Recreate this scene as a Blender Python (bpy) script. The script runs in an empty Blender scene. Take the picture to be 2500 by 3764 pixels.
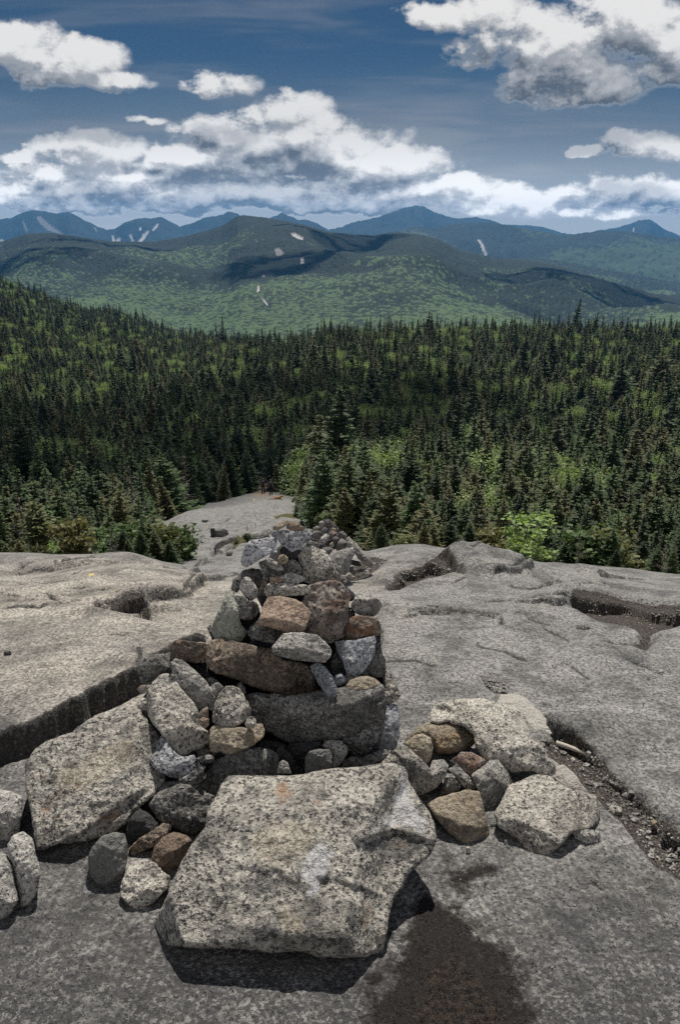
import bpy, bmesh, math, random
import numpy as np
from mathutils import Vector, Matrix, Euler
from mathutils.geometry import delaunay_2d_cdt

R = math.radians
scene = bpy.context.scene
COL = scene.collection
random.seed(7)
RNG = np.random.default_rng(11)

# ------------------------------------------------------------------ camera
CAM_H = 1.55                      # eye height above the rock, metres
FPX, CX, CY = 2870.0, 1250.0, 1882.0   # focal length and centre in photo pixels (2500 x 3764)
PITCH = R(19.6)
cd = bpy.data.cameras.new('camera')
cd.sensor_fit = 'VERTICAL'
cd.sensor_height = 23.6
cd.lens = 23.6 * FPX / 3764.0
cd.clip_start = 0.05
cd.clip_end = 80000
cam = bpy.data.objects.new('camera', cd)
cam.location = (0, 0, CAM_H)
cam.rotation_euler = (math.pi / 2 - PITCH, 0, 0)
COL.objects.link(cam)
scene.camera = cam

# ------------------------------------------------------------------ light
SUN_EL, SUN_AZ = R(62), R(6)    # azimuth measured from +Y (view direction), negative = to the left
SUN_DIR = Vector((math.sin(SUN_AZ) * math.cos(SUN_EL), math.cos(SUN_AZ) * math.cos(SUN_EL), math.sin(SUN_EL)))
sl = bpy.data.lights.new('sun', 'SUN')
sl.energy = 5.0
sl.angle = R(0.5)
sl.color = (1.0, 0.95, 0.86)
sun = bpy.data.objects.new('sun', sl)
sun.rotation_euler = (-SUN_DIR).to_track_quat('-Z', 'Y').to_euler()
sun.location = (0, 0, 50)
COL.objects.link(sun)
scene.view_settings.view_transform = 'Standard'
scene.view_settings.look = 'None'
scene.view_settings.exposure = 0.12
scene.view_settings.gamma = 1.0
scene.view_settings.use_curve_mapping = False
cy = scene.cycles
cy.max_bounces = 4
cy.diffuse_bounces = 2
cy.glossy_bounces = 2
cy.transmission_bounces = 2
cy.transparent_max_bounces = 4
cy.volume_bounces = 0
cy.use_denoising = False
cy.sample_clamp_indirect = 4.0


def raydir(px, py):
    """Direction of a photo pixel, scaled so that its component along the camera axis is 1."""
    px = np.asarray(px, float); py = np.asarray(py, float)
    u = (px - CX) / FPX; v = (CY - py) / FPX
    return np.stack([u, math.cos(PITCH) + v * math.sin(PITCH), -math.sin(PITCH) + v * math.cos(PITCH)], -1)

CAM = np.array([0.0, 0.0, CAM_H])

def at(px, py, Y):
    d = raydir(px, py)
    return CAM + d * (Y / d[..., 1:2] if d.ndim > 1 else Y / d[1])

def to_px(p):
    p = np.asarray(p, float) - CAM
    f = p[..., 1] * math.cos(PITCH) - p[..., 2] * math.sin(PITCH)
    up = p[..., 1] * math.sin(PITCH) + p[..., 2] * math.cos(PITCH)
    return CX + FPX * p[..., 0] / f, CY - FPX * up / f

# ------------------------------------------------------------------ numpy noise
_P = np.random.default_rng(3).permutation(256).astype(np.int64)
_P = np.concatenate([_P, _P, _P])
_G = np.random.default_rng(4).normal(size=(256, 3)); _G /= np.linalg.norm(_G, axis=1)[:, None]

def pnoise(p):
    p = np.asarray(p, float)
    i = np.floor(p).astype(np.int64); f = p - i; i &= 255
    w = f * f * f * (f * (f * 6 - 15) + 10)
    out = 0
    for dx in (0, 1):
        wx = w[:, 0] if dx else 1 - w[:, 0]
        for dy in (0, 1):
            wy = w[:, 1] if dy else 1 - w[:, 1]
            for dz in (0, 1):
                wz = w[:, 2] if dz else 1 - w[:, 2]
                g = _G[_P[_P[_P[(i[:, 0] + dx) & 255] + ((i[:, 1] + dy) & 255)] + ((i[:, 2] + dz) & 255)]]
                out = out + wx * wy * wz * ((f[:, 0] - dx) * g[:, 0] + (f[:, 1] - dy) * g[:, 1] + (f[:, 2] - dz) * g[:, 2])
    return out * 1.6

def fbm(p, octs=4, rough=0.5, lac=2.03):
    p = np.asarray(p, float); a = 1.0; s = 0
    for k in range(octs):
        s = s + a * pnoise(p + 17.3 * k); p = p * lac; a *= rough
    return s

def sstep(x, a, b):
    t = np.clip((x - a) / (b - a), 0, 1)
    return t * t * (3 - 2 * t)

# ------------------------------------------------------------------ objects
def tag(o, label=None, cat=None, group=None, kind=None):
    if label: o['label'] = label
    if cat: o['category'] = cat
    if group: o['group'] = group
    if kind: o['kind'] = kind
    return o

def mesh_obj(name, V, F, mat=None, parent=None, smooth=True, loc=None):
    me = bpy.data.meshes.new(name)
    V = np.asarray(V, float)
    if loc is not None:
        V = V - np.asarray(loc)
    F = np.asarray(F)
    if F.dtype != object and F.ndim == 2:
        n, k = F.shape
        me.vertices.add(len(V)); me.vertices.foreach_set('co', V.astype(np.float32).ravel())
        me.loops.add(n * k); me.loops.foreach_set('vertex_index', F.astype(np.int32).ravel())
        me.polygons.add(n); me.polygons.foreach_set('loop_start', np.arange(0, n * k, k, dtype=np.int32))
        me.polygons.foreach_set('loop_total', np.full(n, k, dtype=np.int32))
        me.update(calc_edges=True); me.validate()
    else:
        me.from_pydata([tuple(v) for v in V], [], [tuple(f) for f in F]); me.update()
    me.polygons.foreach_set('use_smooth', np.full(len(me.polygons), bool(smooth)))
    if mat: me.materials.append(mat)
    o = bpy.data.objects.new(name, me)
    if loc is not None: o.location = loc
    if parent: o.parent = parent
    COL.objects.link(o)
    return o

def empty(name, loc, rz=0.0, s=1.0):
    o = bpy.data.objects.new(name, None)
    o.location = loc; o.rotation_euler = (0, 0, rz); o.scale = (s, s, s)
    o.empty_display_size = 0.2
    COL.objects.link(o)
    return o

def attr(o, name, vals):
    a = o.data.attributes.new(name, 'FLOAT', 'POINT')
    a.data.foreach_set('value', np.asarray(vals, np.float32))

# ------------------------------------------------------------------ node helper
class NT:
    def __init__(self, tree):
        self.t = tree; self.n = tree.nodes; self.l = tree.links
    def new(self, typ, **kw):
        nd = self.n.new(typ)
        for k, v in kw.items():
            if k == 'ins':
                for key, val in v.items():
                    s = nd.inputs[key]
                    if isinstance(val, bpy.types.NodeSocket): self.l.new(val, s)
                    else: s.default_value = val
            else: setattr(nd, k, v)
        return nd
    def math(self, op, a, b=0.5, c=None, clamp=False):
        ins = {0: a, 1: b}
        if c is not None: ins[2] = c
        return self.new('ShaderNodeMath', operation=op, use_clamp=clamp, ins=ins).outputs[0]
    def mix(self, fac, a, b, blend='MIX'):
        nd = self.new('ShaderNodeMix', data_type='RGBA', blend_type=blend)
        for key, val in ((0, fac), (6, a), (7, b)):
            if isinstance(val, bpy.types.NodeSocket): self.l.new(val, nd.inputs[key])
            else: nd.inputs[key].default_value = val if key == 0 else (*val[:3], 1)
        return nd.outputs[2]
    def ramp(self, fac, lo, hi, a=0.0, b=1.0):
        nd = self.new('ShaderNodeMapRange', interpolation_type='SMOOTHSTEP')
        self.l.new(fac, nd.inputs[0])
        for k, v in ((1, lo), (2, hi), (3, a), (4, b)):
            if isinstance(v, bpy.types.NodeSocket): self.l.new(v, nd.inputs[k])
            else: nd.inputs[k].default_value = v
        return nd.outputs[0]
    def noise(self, vec, scale, detail=3, rough=0.55, dist=0.0):
        nd = self.new('ShaderNodeTexNoise', ins={'Vector': vec, 'Scale': scale, 'Detail': detail, 'Roughness': rough, 'Distortion': dist})
        return nd.outputs[0]
    def attr(self, name):
        return self.new('ShaderNodeAttribute', attribute_name=name).outputs['Fac']

def new_mat(name):
    m = bpy.data.materials.new(name); m.use_nodes = True
    m.node_tree.nodes.clear()
    return m, NT(m.node_tree)

def finish(nt, color, rough=0.85, bump=None, spec=0.3, bump_strength=0.6, bump_dist=0.004):
    b = nt.new('ShaderNodeBsdfPrincipled')
    for k, v in (('Base Color', color), ('Roughness', rough), ('Specular IOR Level', spec)):
        if isinstance(v, bpy.types.NodeSocket): nt.l.new(v, b.inputs[k])
        else: b.inputs[k].default_value = (*v, 1) if isinstance(v, tuple) else v
    if bump is not None:
        bn = nt.new('ShaderNodeBump', ins={'Strength': bump_strength, 'Distance': bump_dist, 'Height': bump})
        nt.l.new(bn.outputs[0], b.inputs['Normal'])
    o = nt.new('ShaderNodeOutputMaterial')
    nt.l.new(b.outputs[0], o.inputs[0])
    return b
# ------------------------------------------------------------------ sky: Nishita air plus cumulus clouds by direction
world = bpy.data.worlds.new('World'); scene.world = world; world.use_nodes = True
wt = NT(world.node_tree); wt.n.clear()

def build_cloud_group(full):
    g = bpy.data.node_groups.new('cloud_density', 'ShaderNodeTree')
    g.interface.new_socket('Vector', in_out='INPUT', socket_type='NodeSocketVector')
    g.interface.new_socket('Density', in_out='OUTPUT', socket_type='NodeSocketFloat')
    t = NT(g)
    gi = t.new('NodeGroupInput'); go = t.new('NodeGroupOutput')
    vec = gi.outputs[0]
    st = t.new('ShaderNodeVectorMath', operation='MULTIPLY', ins={0: vec, 1: (1.0, 1.45, 1.0)}).outputs[0]
    w = t.new('ShaderNodeTexNoise', ins={'Vector': st, 'Scale': 16.0, 'Detail': 8.0 if full else 4.0, 'Roughness': 0.6})
    wv = t.new('ShaderNodeVectorMath', operation='MULTIPLY_ADD', ins={0: w.outputs[1], 1: (0.05, 0.03, 0.0), 2: vec}).outputs[0]
    best = None
    for (x, y, rx, ry, k) in CLOUDS:
        d = raydir(x * 1.5944, y * 1.5944)
        a0, e0 = d[0] / d[1] + 0.025, d[2] / d[1] + 0.015
        d2 = raydir((x + rx) * 1.5944, y * 1.5944); ra = abs(d2[0] / d2[1] - a0 + 0.025)
        d3 = raydir(x * 1.5944, (y - ry) * 1.5944); re = abs(d3[2] / d3[1] - e0 + 0.015)
        m = t.new('ShaderNodeVectorMath', operation='MULTIPLY_ADD', ins={0: wv, 1: (1 / ra, 1 / re, 0), 2: (-a0 / ra, -e0 / re, math.sqrt(max(0.0, 1.05 - k)))})
        q = t.new('ShaderNodeVectorMath', operation='DOT_PRODUCT', ins={0: m.outputs[0], 1: m.outputs[0]}).outputs['Value']
        best = q if best is None else t.math('MINIMUM', best, q)
    v = t.math('MAXIMUM', t.math('SUBTRACT', 1.0, best), -2.5)
    t.l.new(t.math('ADD', v, t.math('MULTIPLY_ADD', w.outputs[0], 4.2, -2.1)), go.inputs[0])
    return g

# (x, y, half width, half height, weight) of the masses, in 1568-wide photo units
CLOUDS = [
    (45, 100, 120, 60, 1), (150, 140, 150, 62, 1), (285, 185, 85, 30, .9),
    (510, 198, 100, 32, .9), (640, 255, 130, 42, 1),
    (710, 335, 215, 78, 1.05), (570, 345, 180, 75, 1.05), (890, 385, 180, 52, 1.05),
    (210, 352, 135, 44, 1.05), (430, 370, 110, 40, 1), (340, 275, 60, 16, .5), (30, 360, 70, 20, .8),
    (150, 436, 270, 40, .95), (560, 445, 330, 44, .95), (980, 440, 270, 34, .95),
    (110, 400, 170, 34, .95), (350, 405, 190, 36, .95), (1060, 425, 120, 32, .95),
    (1230, 465, 140, 32, 1), (1370, 448, 130, 42, 1), (1540, 440, 90, 42, 1),
    (300, 486, 380, 16, .6), (780, 470, 500, 26, .85), (1300, 484, 300, 20, .85), (200, 472, 300, 28, .9), (1450, 488, 240, 14, .6),
    (1090, 30, 140, 58, .9), (1210, 95, 160, 78, 1), (1320, 165, 150, 78, 1), (1390, 205, 100, 48, 1), (1470, 70, 160, 95, 1), (1560, 120, 90, 90, 1),
    (1490, 340, 105, 36, 1), (1365, 352, 50, 18, .8),
    (-330, 380, 330, 70, .8), (1950, 370, 330, 80, .8),
]
cg = {f: build_cloud_group(f) for f in (True, False)}
tc = wt.new('ShaderNodeTexCoord')
sep = wt.new('ShaderNodeSeparateXYZ', ins={0: tc.outputs['Generated']})
yy = wt.math('MAXIMUM', wt.math('ABSOLUTE', sep.outputs[1]), 0.05)
aa = wt.math('DIVIDE', sep.outputs[0], yy)
ee = wt.math('DIVIDE', sep.outputs[2], yy)
vec = wt.new('ShaderNodeCombineXYZ', ins={0: aa, 1: ee, 2: wt.math('MULTIPLY', wt.math('SIGN', sep.outputs[1]), 0.7)}).outputs[0]

def cloud(offset, full):
    v = wt.new('ShaderNodeVectorMath', operation='ADD', ins={0: vec, 1: offset}).outputs[0]
    nd = wt.new('ShaderNodeGroup', node_tree=cg[full]); wt.l.new(v, nd.inputs[0])
    return nd.outputs[0]
behind = wt.ramp(sep.outputs[1], 0.1, -0.2)      # cloud added to the unseen sky behind, to brighten shaded fronts
d0 = wt.math('MULTIPLY_ADD', behind, 2.6, cloud((0, 0, 0), True))
d1 = cloud((0.004, 0.014, 0), True)       # what lies between this spot and the sun, high up and to the left
sky = wt.new('ShaderNodeTexSky', sky_type='NISHITA', sun_disc=False, sun_elevation=SUN_EL, sun_rotation=SUN_AZ, altitude=1300.0,
             air_density=1.0, dust_density=0.6, ozone_density=2.5)
alpha = wt.ramp(d0, -0.28, 0.50)
wisp_v = wt.new('ShaderNodeVectorMath', operation='MULTIPLY', ins={0: vec, 1: (1.6, 14.0, 1.0)}).outputs[0]
wisp = wt.math('MULTIPLY', wt.ramp(wt.noise(wisp_v, 2.2, 3.0, 0.55, 0.4), 0.42, 0.72), 0.24)
low = wt.ramp(ee, 0.20, 0.01, 0.0, 1.0)
grey = wt.math('ADD', wisp, wt.math('MULTIPLY', low, 0.62), clamp=True)
slope = wt.math('SUBTRACT', d0, d1)           # thins out towards the sun: sunlit brow; thickens: shaded base
above = cloud((0.006, 0.055, 0), False)        # cloud piled up overhead darkens the base
relief = wt.ramp(slope, -0.75, 0.7)
base_ = wt.ramp(above, -1.0, 0.6, 1.0, 0.0)
bright = wt.math('MULTIPLY_ADD', relief, 0.62, wt.math('MULTIPLY', base_, 0.42))
edge = wt.ramp(d0, 0.35, 0.0)                  # thin rims let the light through
bright = wt.math('MAXIMUM', bright, wt.math('MULTIPLY', edge, 0.55))
SKY_MUL = (0.122, 0.182, 0.222)
blue = wt.mix(1.0, sky.outputs[0], SKY_MUL, 'MULTIPLY')
CL_LIT_A, CL_LIT_B, CL_DARK, CL_GREY = (3.3, 3.35, 3.45), (7.9, 7.7, 7.4), (1.0, 1.08, 1.2), (3.9, 3.75, 3.7)
ccol = wt.mix(wt.ramp(bright, 0.0, 0.5), CL_DARK, CL_LIT_A)
ccol = wt.mix(wt.ramp(bright, 0.4, 1.0), ccol, CL_LIT_B)
bg_col = wt.mix(grey, blue, CL_GREY)
full = wt.mix(alpha, bg_col, ccol)
glare = wt.ramp(ee, 0.12, 0.0, 1.0, 2.0)          # the air is brightest along the horizon
full = wt.mix(1.0, full, wt.new('ShaderNodeCombineColor', ins={0: glare, 1: glare, 2: glare}).outputs[0], 'MULTIPLY')
bg = wt.new('ShaderNodeBackground', ins={'Color': full, 'Strength': 0.1})
wo = wt.new('ShaderNodeOutputWorld'); wt.l.new(bg.outputs[0], wo.inputs[0])
# ------------------------------------------------------------------ rock materials
def speckle(nt, vec, base, light, dark, grain=1.0, dark_amt=0.5, patch=None, patch_amt=0.5, lichen=None, lichen_amt=0.5):
    """Crystalline rock: pale and grey grains, scattered black lichen specks, broad stains. Returns colour, bump height."""
    g1 = nt.noise(vec, 95.0 / grain, 3.0, 0.6)
    g2 = nt.noise(vec, 190.0 / grain, 2.0, 0.55)
    g3 = nt.noise(vec, 14.0, 5.0, 0.6)
    g4 = nt.noise(vec, 5.0, 4.0, 0.55)
    c = nt.mix(nt.ramp(g1, 0.40, 0.60), base, light)
    c = nt.mix(nt.ramp(g4, 0.4, 0.66, 0.0, 0.5), c, tuple(x * 0.62 for x in base))
    if patch is not None:
        pm = nt.ramp(nt.noise(vec, 7.0, 5.0, 0.65, 0.4), 0.62 - 0.22 * patch_amt, 0.74 - 0.18 * patch_amt)
        c = nt.mix(nt.math('MULTIPLY', pm, 0.85), c, patch)
    if lichen is not None:
        lm = nt.ramp(nt.math('ADD', nt.noise(vec, 11.0, 6.0, 0.7), nt.math('MULTIPLY', g1, 0.25)), 0.78 - 0.2 * lichen_amt, 0.86 - 0.16 * lichen_amt)
        c = nt.mix(lm, c, lichen)
    g5 = nt.noise(vec, 120.0 / grain, 2.0, 0.7)
    th = nt.math('ADD', g5, nt.math('MULTIPLY_ADD', g3, 0.22, -0.11))
    lo = 0.69 - 0.19 * dark_amt
    dm = nt.ramp(th, lo, lo + 0.07)
    fine = nt.ramp(g2, 0.62, 0.70)
    dm2 = nt.math('MAXIMUM', nt.math('MULTIPLY', dm, 0.92), nt.math('MULTIPLY', fine, 0.55 * min(1.0, dark_amt * 1.6)))
    c = nt.mix(dm2, c, dark)
    c = nt.mix(nt.ramp(g2, 0.42, 0.30, 0.0, 0.35), c, tuple(min(.75, x * 1.35) for x in light))
    blot = nt.ramp(nt.math('ADD', nt.noise(vec, 24.0 / grain, 6.0, 0.72), nt.math('MULTIPLY_ADD', g4, 0.5, -0.25)), 0.50, 0.64, 0.0, 0.25 + 0.6 * dark_amt)
    c = nt.mix(blot, c, nt.mix(0.72, c, dark))
    h = nt.math('ADD', nt.math('MULTIPLY', g1, 0.6), nt.math('MULTIPLY', g2, 0.35))
    h = nt.math('ADD', h, nt.math('MULTIPLY', g3, 2.6))
    h = nt.math('SUBTRACT', h, nt.math('MULTIPLY', dm2, 0.25))
    return c, h

def stone_mat(name, base, light, dark=(0.035, 0.034, 0.034), rough=0.85, spec=0.3, painted=False, **kw):
    m, nt = new_mat(name)
    tc = nt.new('ShaderNodeTexCoord')
    oi = nt.new('ShaderNodeObjectInfo')
    off = nt.new('ShaderNodeVectorMath', operation='SCALE', ins={0: (37.0, 61.0, 13.0), 'Scale': oi.outputs['Random']})
    vec = nt.new('ShaderNodeVectorMath', operation='ADD', ins={0: tc.outputs['Object'], 1: off.outputs[0]}).outputs[0]
    c, h = speckle(nt, vec, base, light, dark, **kw)
    if painted:                                    # stains with a place of their own on this stone
        wob = nt.math('MULTIPLY_ADD', nt.noise(vec, 38.0, 6.0, 0.75), 1.9, -0.95)
        for key, col, amt in (('rusty', (0.25, 0.13, 0.06), .55), ('warm', (0.42, 0.35, 0.25), .26), ('white', (0.55, 0.55, 0.58), .48), ('sooty', (0.05, 0.05, 0.052), .62)):
            f_ = nt.ramp(nt.math('ADD', nt.attr(key), wob), 0.5, 0.8)
            c = nt.mix(nt.math('MULTIPLY', f_, amt), c, col)
    # small shift of tone from stone to stone
    tone = nt.math('MULTIPLY_ADD', oi.outputs['Random'], 0.34, 0.83)
    c = nt.mix(1.0, c, nt.new('ShaderNodeCombineColor', ins={0: tone, 1: tone, 2: tone}).outputs[0], 'MULTIPLY')
    finish(nt, c, rough, h, spec, 1.0, 0.009)
    return m

WHITE = (0.52, 0.53, 0.56)
MAT = {
    'pale': stone_mat('pale_granite', (0.27, 0.252, 0.225), (0.52, 0.485, 0.43), dark_amt=0.68),
    'slab': stone_mat('speckled_granite', (0.235, 0.222, 0.20), (0.42, 0.395, 0.35), dark_amt=0.8, patch=(0.24, 0.15, 0.085), patch_amt=0.08, grain=1.2, painted=True),
    'mid': stone_mat('grey_granite', (0.24, 0.23, 0.215), (0.44, 0.42, 0.39), dark_amt=0.6),
    'grey':   stone_mat('smooth_grey_stone', (0.135, 0.134, 0.129), (0.188, 0.184, 0.176), dark_amt=0.2, grain=0.8),
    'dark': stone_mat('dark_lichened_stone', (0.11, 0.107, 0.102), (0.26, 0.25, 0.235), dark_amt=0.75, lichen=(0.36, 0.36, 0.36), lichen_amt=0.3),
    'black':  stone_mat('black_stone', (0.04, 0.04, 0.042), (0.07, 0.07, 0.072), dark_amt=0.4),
    'brown': stone_mat('brown_stone', (0.18, 0.13, 0.098), (0.32, 0.245, 0.19), dark_amt=0.4, grain=0.8),
    'rust': stone_mat('rusty_stone', (0.13, 0.10, 0.08), (0.32, 0.255, 0.195), dark_amt=0.65, patch=(0.18, 0.09, 0.05), patch_amt=0.4, lichen=(0.42, 0.38, 0.33), lichen_amt=0.32),
    'pink': stone_mat('pinkish_stone', (0.23, 0.19, 0.165), (0.38, 0.335, 0.31), dark_amt=0.6, patch=(0.17, 0.10, 0.07), patch_amt=0.35, lichen=WHITE, lichen_amt=0.42, grain=1.3),
    'white':  stone_mat('white_lichened_granite', (0.295, 0.299, 0.316), (0.459, 0.459, 0.476), dark=(0.03, 0.033, 0.045), dark_amt=0.75, grain=1.1),
    'blue':   stone_mat('blue_grey_stone', (0.180, 0.191, 0.212), (0.288, 0.295, 0.310), dark=(0.03, 0.035, 0.055), dark_amt=0.55, lichen=(0.45, 0.45, 0.43), lichen_amt=0.3),
    'tan': stone_mat('tan_stone', (0.24, 0.20, 0.15), (0.38, 0.325, 0.25), dark_amt=0.4, patch=(0.30, 0.20, 0.10), patch_amt=0.3, grain=0.9),
    'green':  stone_mat('greenish_pale_stone', (0.289, 0.293, 0.246), (0.425, 0.425, 0.374), dark_amt=0.3, lichen=(0.36, 0.38, 0.22), lichen_amt=0.3),
    'smooth': stone_mat('smooth_pale_stone', (0.315, 0.293, 0.268), (0.383, 0.357, 0.327), dark_amt=0.05, grain=0.7),
}

# the summit rock and the forest soil share one sheet; masks are vertex attributes
def ground_mat():
    m, nt = new_mat('summit_rock_and_soil')
    tc = nt.new('ShaderNodeTexCoord'); vec = tc.outputs['Object']
    far = nt.ramp(nt.new('ShaderNodeSeparateXYZ', ins={0: vec}).outputs[1], 3.5, 9.0)
    c1, h1 = speckle(nt, vec, (0.152, 0.150, 0.146), (0.355, 0.345, 0.328), (0.034, 0.034, 0.035), dark_amt=0.48, grain=1.1)
    # stretched weathering streaks along the slope
    sv = nt.new('ShaderNodeVectorMath', operation='MULTIPLY', ins={0: vec, 1: (1.6, 5.5, 3.0)}).outputs[0]
    st = nt.noise(sv, 1.6, 6.0, 0.65, 0.6)
    c1 = nt.mix(nt.ramp(st, 0.42, 0.66, 0.0, 0.5), c1, nt.mix(1.0, c1, (0.55, 0.55, 0.56), 'MULTIPLY'))
    warm = nt.attr('warm')
    c1 = nt.mix(nt.math('MULTIPLY', warm, 0.75), c1, nt.mix(1.0, c1, (1.62, 1.50, 1.36), 'MULTIPLY'))
    bl = nt.ramp(nt.noise(vec, 2.3, 8.0, 0.74, 0.5), 0.46, 0.68, 0.0, 0.85)
    c1 = nt.mix(bl, c1, nt.mix(1.0, c1, (0.62, 0.63, 0.66), 'MULTIPLY'))
    rust = nt.ramp(nt.noise(vec, 3.7, 5.0, 0.6), 0.64, 0.74, 0.0, 0.35)
    c1 = nt.mix(rust, c1, (0.30, 0.20, 0.13))
    fl = nt.attr('lichened')  # lichen on the near rock, plus vignette painted into the colour
    c1 = nt.mix(nt.math('MULTIPLY', fl, 0.8), c1, nt.mix(1.0, c1, (0.72, 0.72, 0.73), 'MULTIPLY'))
    fln = nt.ramp(nt.math('ADD', nt.noise(vec, 85.0, 3.0, 0.7), nt.math('MULTIPLY_ADD', nt.noise(vec, 9.0, 4.0, 0.6), 0.4, -0.2)), 0.43, 0.52)
    c1 = nt.mix(nt.math('MULTIPLY', fl, nt.math('MULTIPLY', fln, 0.9)), c1, (0.045, 0.044, 0.046))
    # darker colour in cracks and on steep steps
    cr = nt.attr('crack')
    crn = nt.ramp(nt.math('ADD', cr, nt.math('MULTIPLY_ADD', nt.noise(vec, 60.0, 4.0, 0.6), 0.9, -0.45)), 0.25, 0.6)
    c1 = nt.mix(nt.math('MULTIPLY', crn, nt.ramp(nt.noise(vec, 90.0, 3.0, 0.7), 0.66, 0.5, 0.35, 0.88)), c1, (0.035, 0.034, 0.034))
    # gravel pockets
    gr = nt.attr('gravel')
    grn = nt.noise(vec, 130.0, 3.0, 0.6)
    gcol = nt.mix(nt.ramp(grn, 0.4, 0.62), (0.035, 0.03, 0.026), (0.14, 0.12, 0.105))
    gcol = nt.mix(nt.ramp(nt.noise(vec, 260.0, 2.0, 0.5), 0.62, 0.68), gcol, (0.30, 0.28, 0.26))
    gm = nt.ramp(nt.math('ADD', gr, nt.math('MULTIPLY_ADD', nt.noise(vec, 22.0, 5.0, 0.65), 0.8, -0.4)), 0.42, 0.55)
    c1 = nt.mix(gm, c1, gcol)
    # wet seep; part of the slab's shadow is painted in with it
    we = nt.attr('wet')
    wn = nt.math('MULTIPLY_ADD', nt.noise(vec, 11.0, 8.0, 0.72), 1.9, -0.95)
    wm = nt.ramp(nt.math('ADD', we, wn), 0.35, 0.7)
    pud = nt.ramp(nt.math('ADD', nt.attr('puddle'), nt.math('MULTIPLY', wn, 0.7)), 0.4, 0.55)
    wcol = nt.mix(nt.ramp(nt.noise(vec, 120.0, 3.0, 0.65), 0.35, 0.7, 1.0, 0.94), c1, (0.011, 0.0085, 0.008))
    pcol = nt.mix(nt.ramp(nt.noise(vec, 55.0, 4.0, 0.6), 0.42, 0.62), (0.010, 0.008, 0.007), (0.030, 0.021, 0.016))
    c1 = nt.mix(wm, c1, wcol)
    c1 = nt.mix(pud, c1, pcol)
    # yellow trail blazes
    c1 = nt.mix(nt.attr('blaze'), c1, (0.62, 0.48, 0.16))
    # moss
    mo = nt.ramp(nt.math('ADD', nt.attr('moss'), nt.math('MULTIPLY_ADD', nt.noise(vec, 3.0, 5.0, 0.7), 1.0, -0.5)), 0.4, 0.6)
    c1 = nt.mix(mo, c1, nt.mix(nt.noise(vec, 20.0, 4.0, 0.6), (0.03, 0.035, 0.012), (0.10, 0.085, 0.03)))
    # soil under the trees
    so = nt.attr('soil')
    sm = nt.ramp(nt.math('ADD', so, nt.math('MULTIPLY_ADD', nt.noise(vec, 0.9, 5.0, 0.7), 0.8, -0.4)), 0.4, 0.6)
    scol = nt.mix(nt.noise(vec, 1.2, 6.0, 0.65), (0.012, 0.016, 0.008), (0.035, 0.04, 0.018))
    c1 = nt.mix(sm, c1, scol)
    tr = nt.attr('trail')
    c1 = nt.mix(tr, c1, (0.24, 0.18, 0.135))
    wetall = nt.math('MAXIMUM', nt.math('MULTIPLY', wm, nt.ramp(nt.noise(vec, 30.0, 5.0, 0.7), 0.42, 0.6, 0.25, 1.0)), pud)
    rough = nt.math('MULTIPLY_ADD', wetall, -0.52, 0.88)
    b = finish(nt, c1, rough, nt.math('ADD', h1, nt.math('MULTIPLY', grn, nt.math('MULTIPLY', gm, 2.5))), nt.math('MULTIPLY_ADD', wetall, -0.08, 0.25), 1.0, 0.010)
    return m
MAT['ground'] = ground_mat()

def simple_mat(name, col, rough=0.8, spec=0.3, var=0.25, scale=30.0):
    m, nt = new_mat(name)
    tc = nt.new('ShaderNodeTexCoord')
    n = nt.noise(tc.outputs['Object'], scale, 4.0, 0.6)
    c = nt.mix(n, tuple(x * (1 - var) for x in col), tuple(x * (1 + var) for x in col))
    finish(nt, c, rough, n, spec, 0.3, 0.01)
    return m
# ------------------------------------------------------------------ the ground: one sheet, summit dome, slab strip, forest slopes
Z_ROWS = [-2, 2.2, 3, 4, 5.2, 6.5, 8, 11, 15, 22, 30, 50, 75, 100, 140, 200, 300, 400, 500, 600, 700, 850, 1100, 1700]
_near = [0, 0, -.045, -.23, -.63]
Z_COLS = [-900, 0, 450, 750, 1000, 1250, 1700, 2500, 3600]
_L0 = _near + [-1.30, -2.25, -3.75, -5.6, -8.6, -11.8, -18.5, -26, -33, -41, -48, -55, -55, -53, -50, -46, -44, -100, -260]
_L1 = _near + [-1.25, -2.15, -3.6, -5.4, -8.4, -11.5, -18.2, -26, -33, -42, -50, -60, -64, -66, -69, -74.5, -84, -130, -260]
_C0 = [0, 0, -.07, -.30, -.78] + [-1.29, -1.87, -2.97, -4.46, -6.95, -9.75, -16.2, -24.3, -31.5, -40.5, -48, -58, -66, -74, -82, -92, -110, -150, -270]
_C1 = [0, 0, -.07, -.29, -.76] + [-1.27, -1.84, -2.92, -4.41, -6.85, -9.58, -15.8, -23.5, -30.5, -39.6, -45, -53, -58, -72, -86, -100, -120, -160, -270]
_R0 = _near + [-1.17, -1.82, -3.0, -4.6, -7.1, -9.95, -16.3, -24.0, -30.5, -38.0, -43, -49.5, -52.5, -68, -84, -100, -120, -160, -270]
_R1 = _near + [-1.27, -2.2, -3.65, -5.4, -8.1, -11.1, -17.2, -24.6, -30.2, -36.6, -41.2, -47.5, -51.5, -66, -82, -100, -120, -160, -270]
_R2 = [0, 0, -.08, -.33, -.83] + [-1.38, -2.35, -3.85, -5.7, -8.4, -11.3, -17.2, -24.6, -30.2, -36.0, -40.5, -46.5, -50.5, -66, -82, -100, -120, -160, -270]
Z_TAB = np.array([_L0, _L0, _L1, _C0, _C1, _R0, _R1, _R2, _R2])
_rowpos = np.log(np.array(Z_ROWS) + 3.2)
_U_COLS = (np.array(Z_COLS) - CX) / FPX / 0.93

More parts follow.
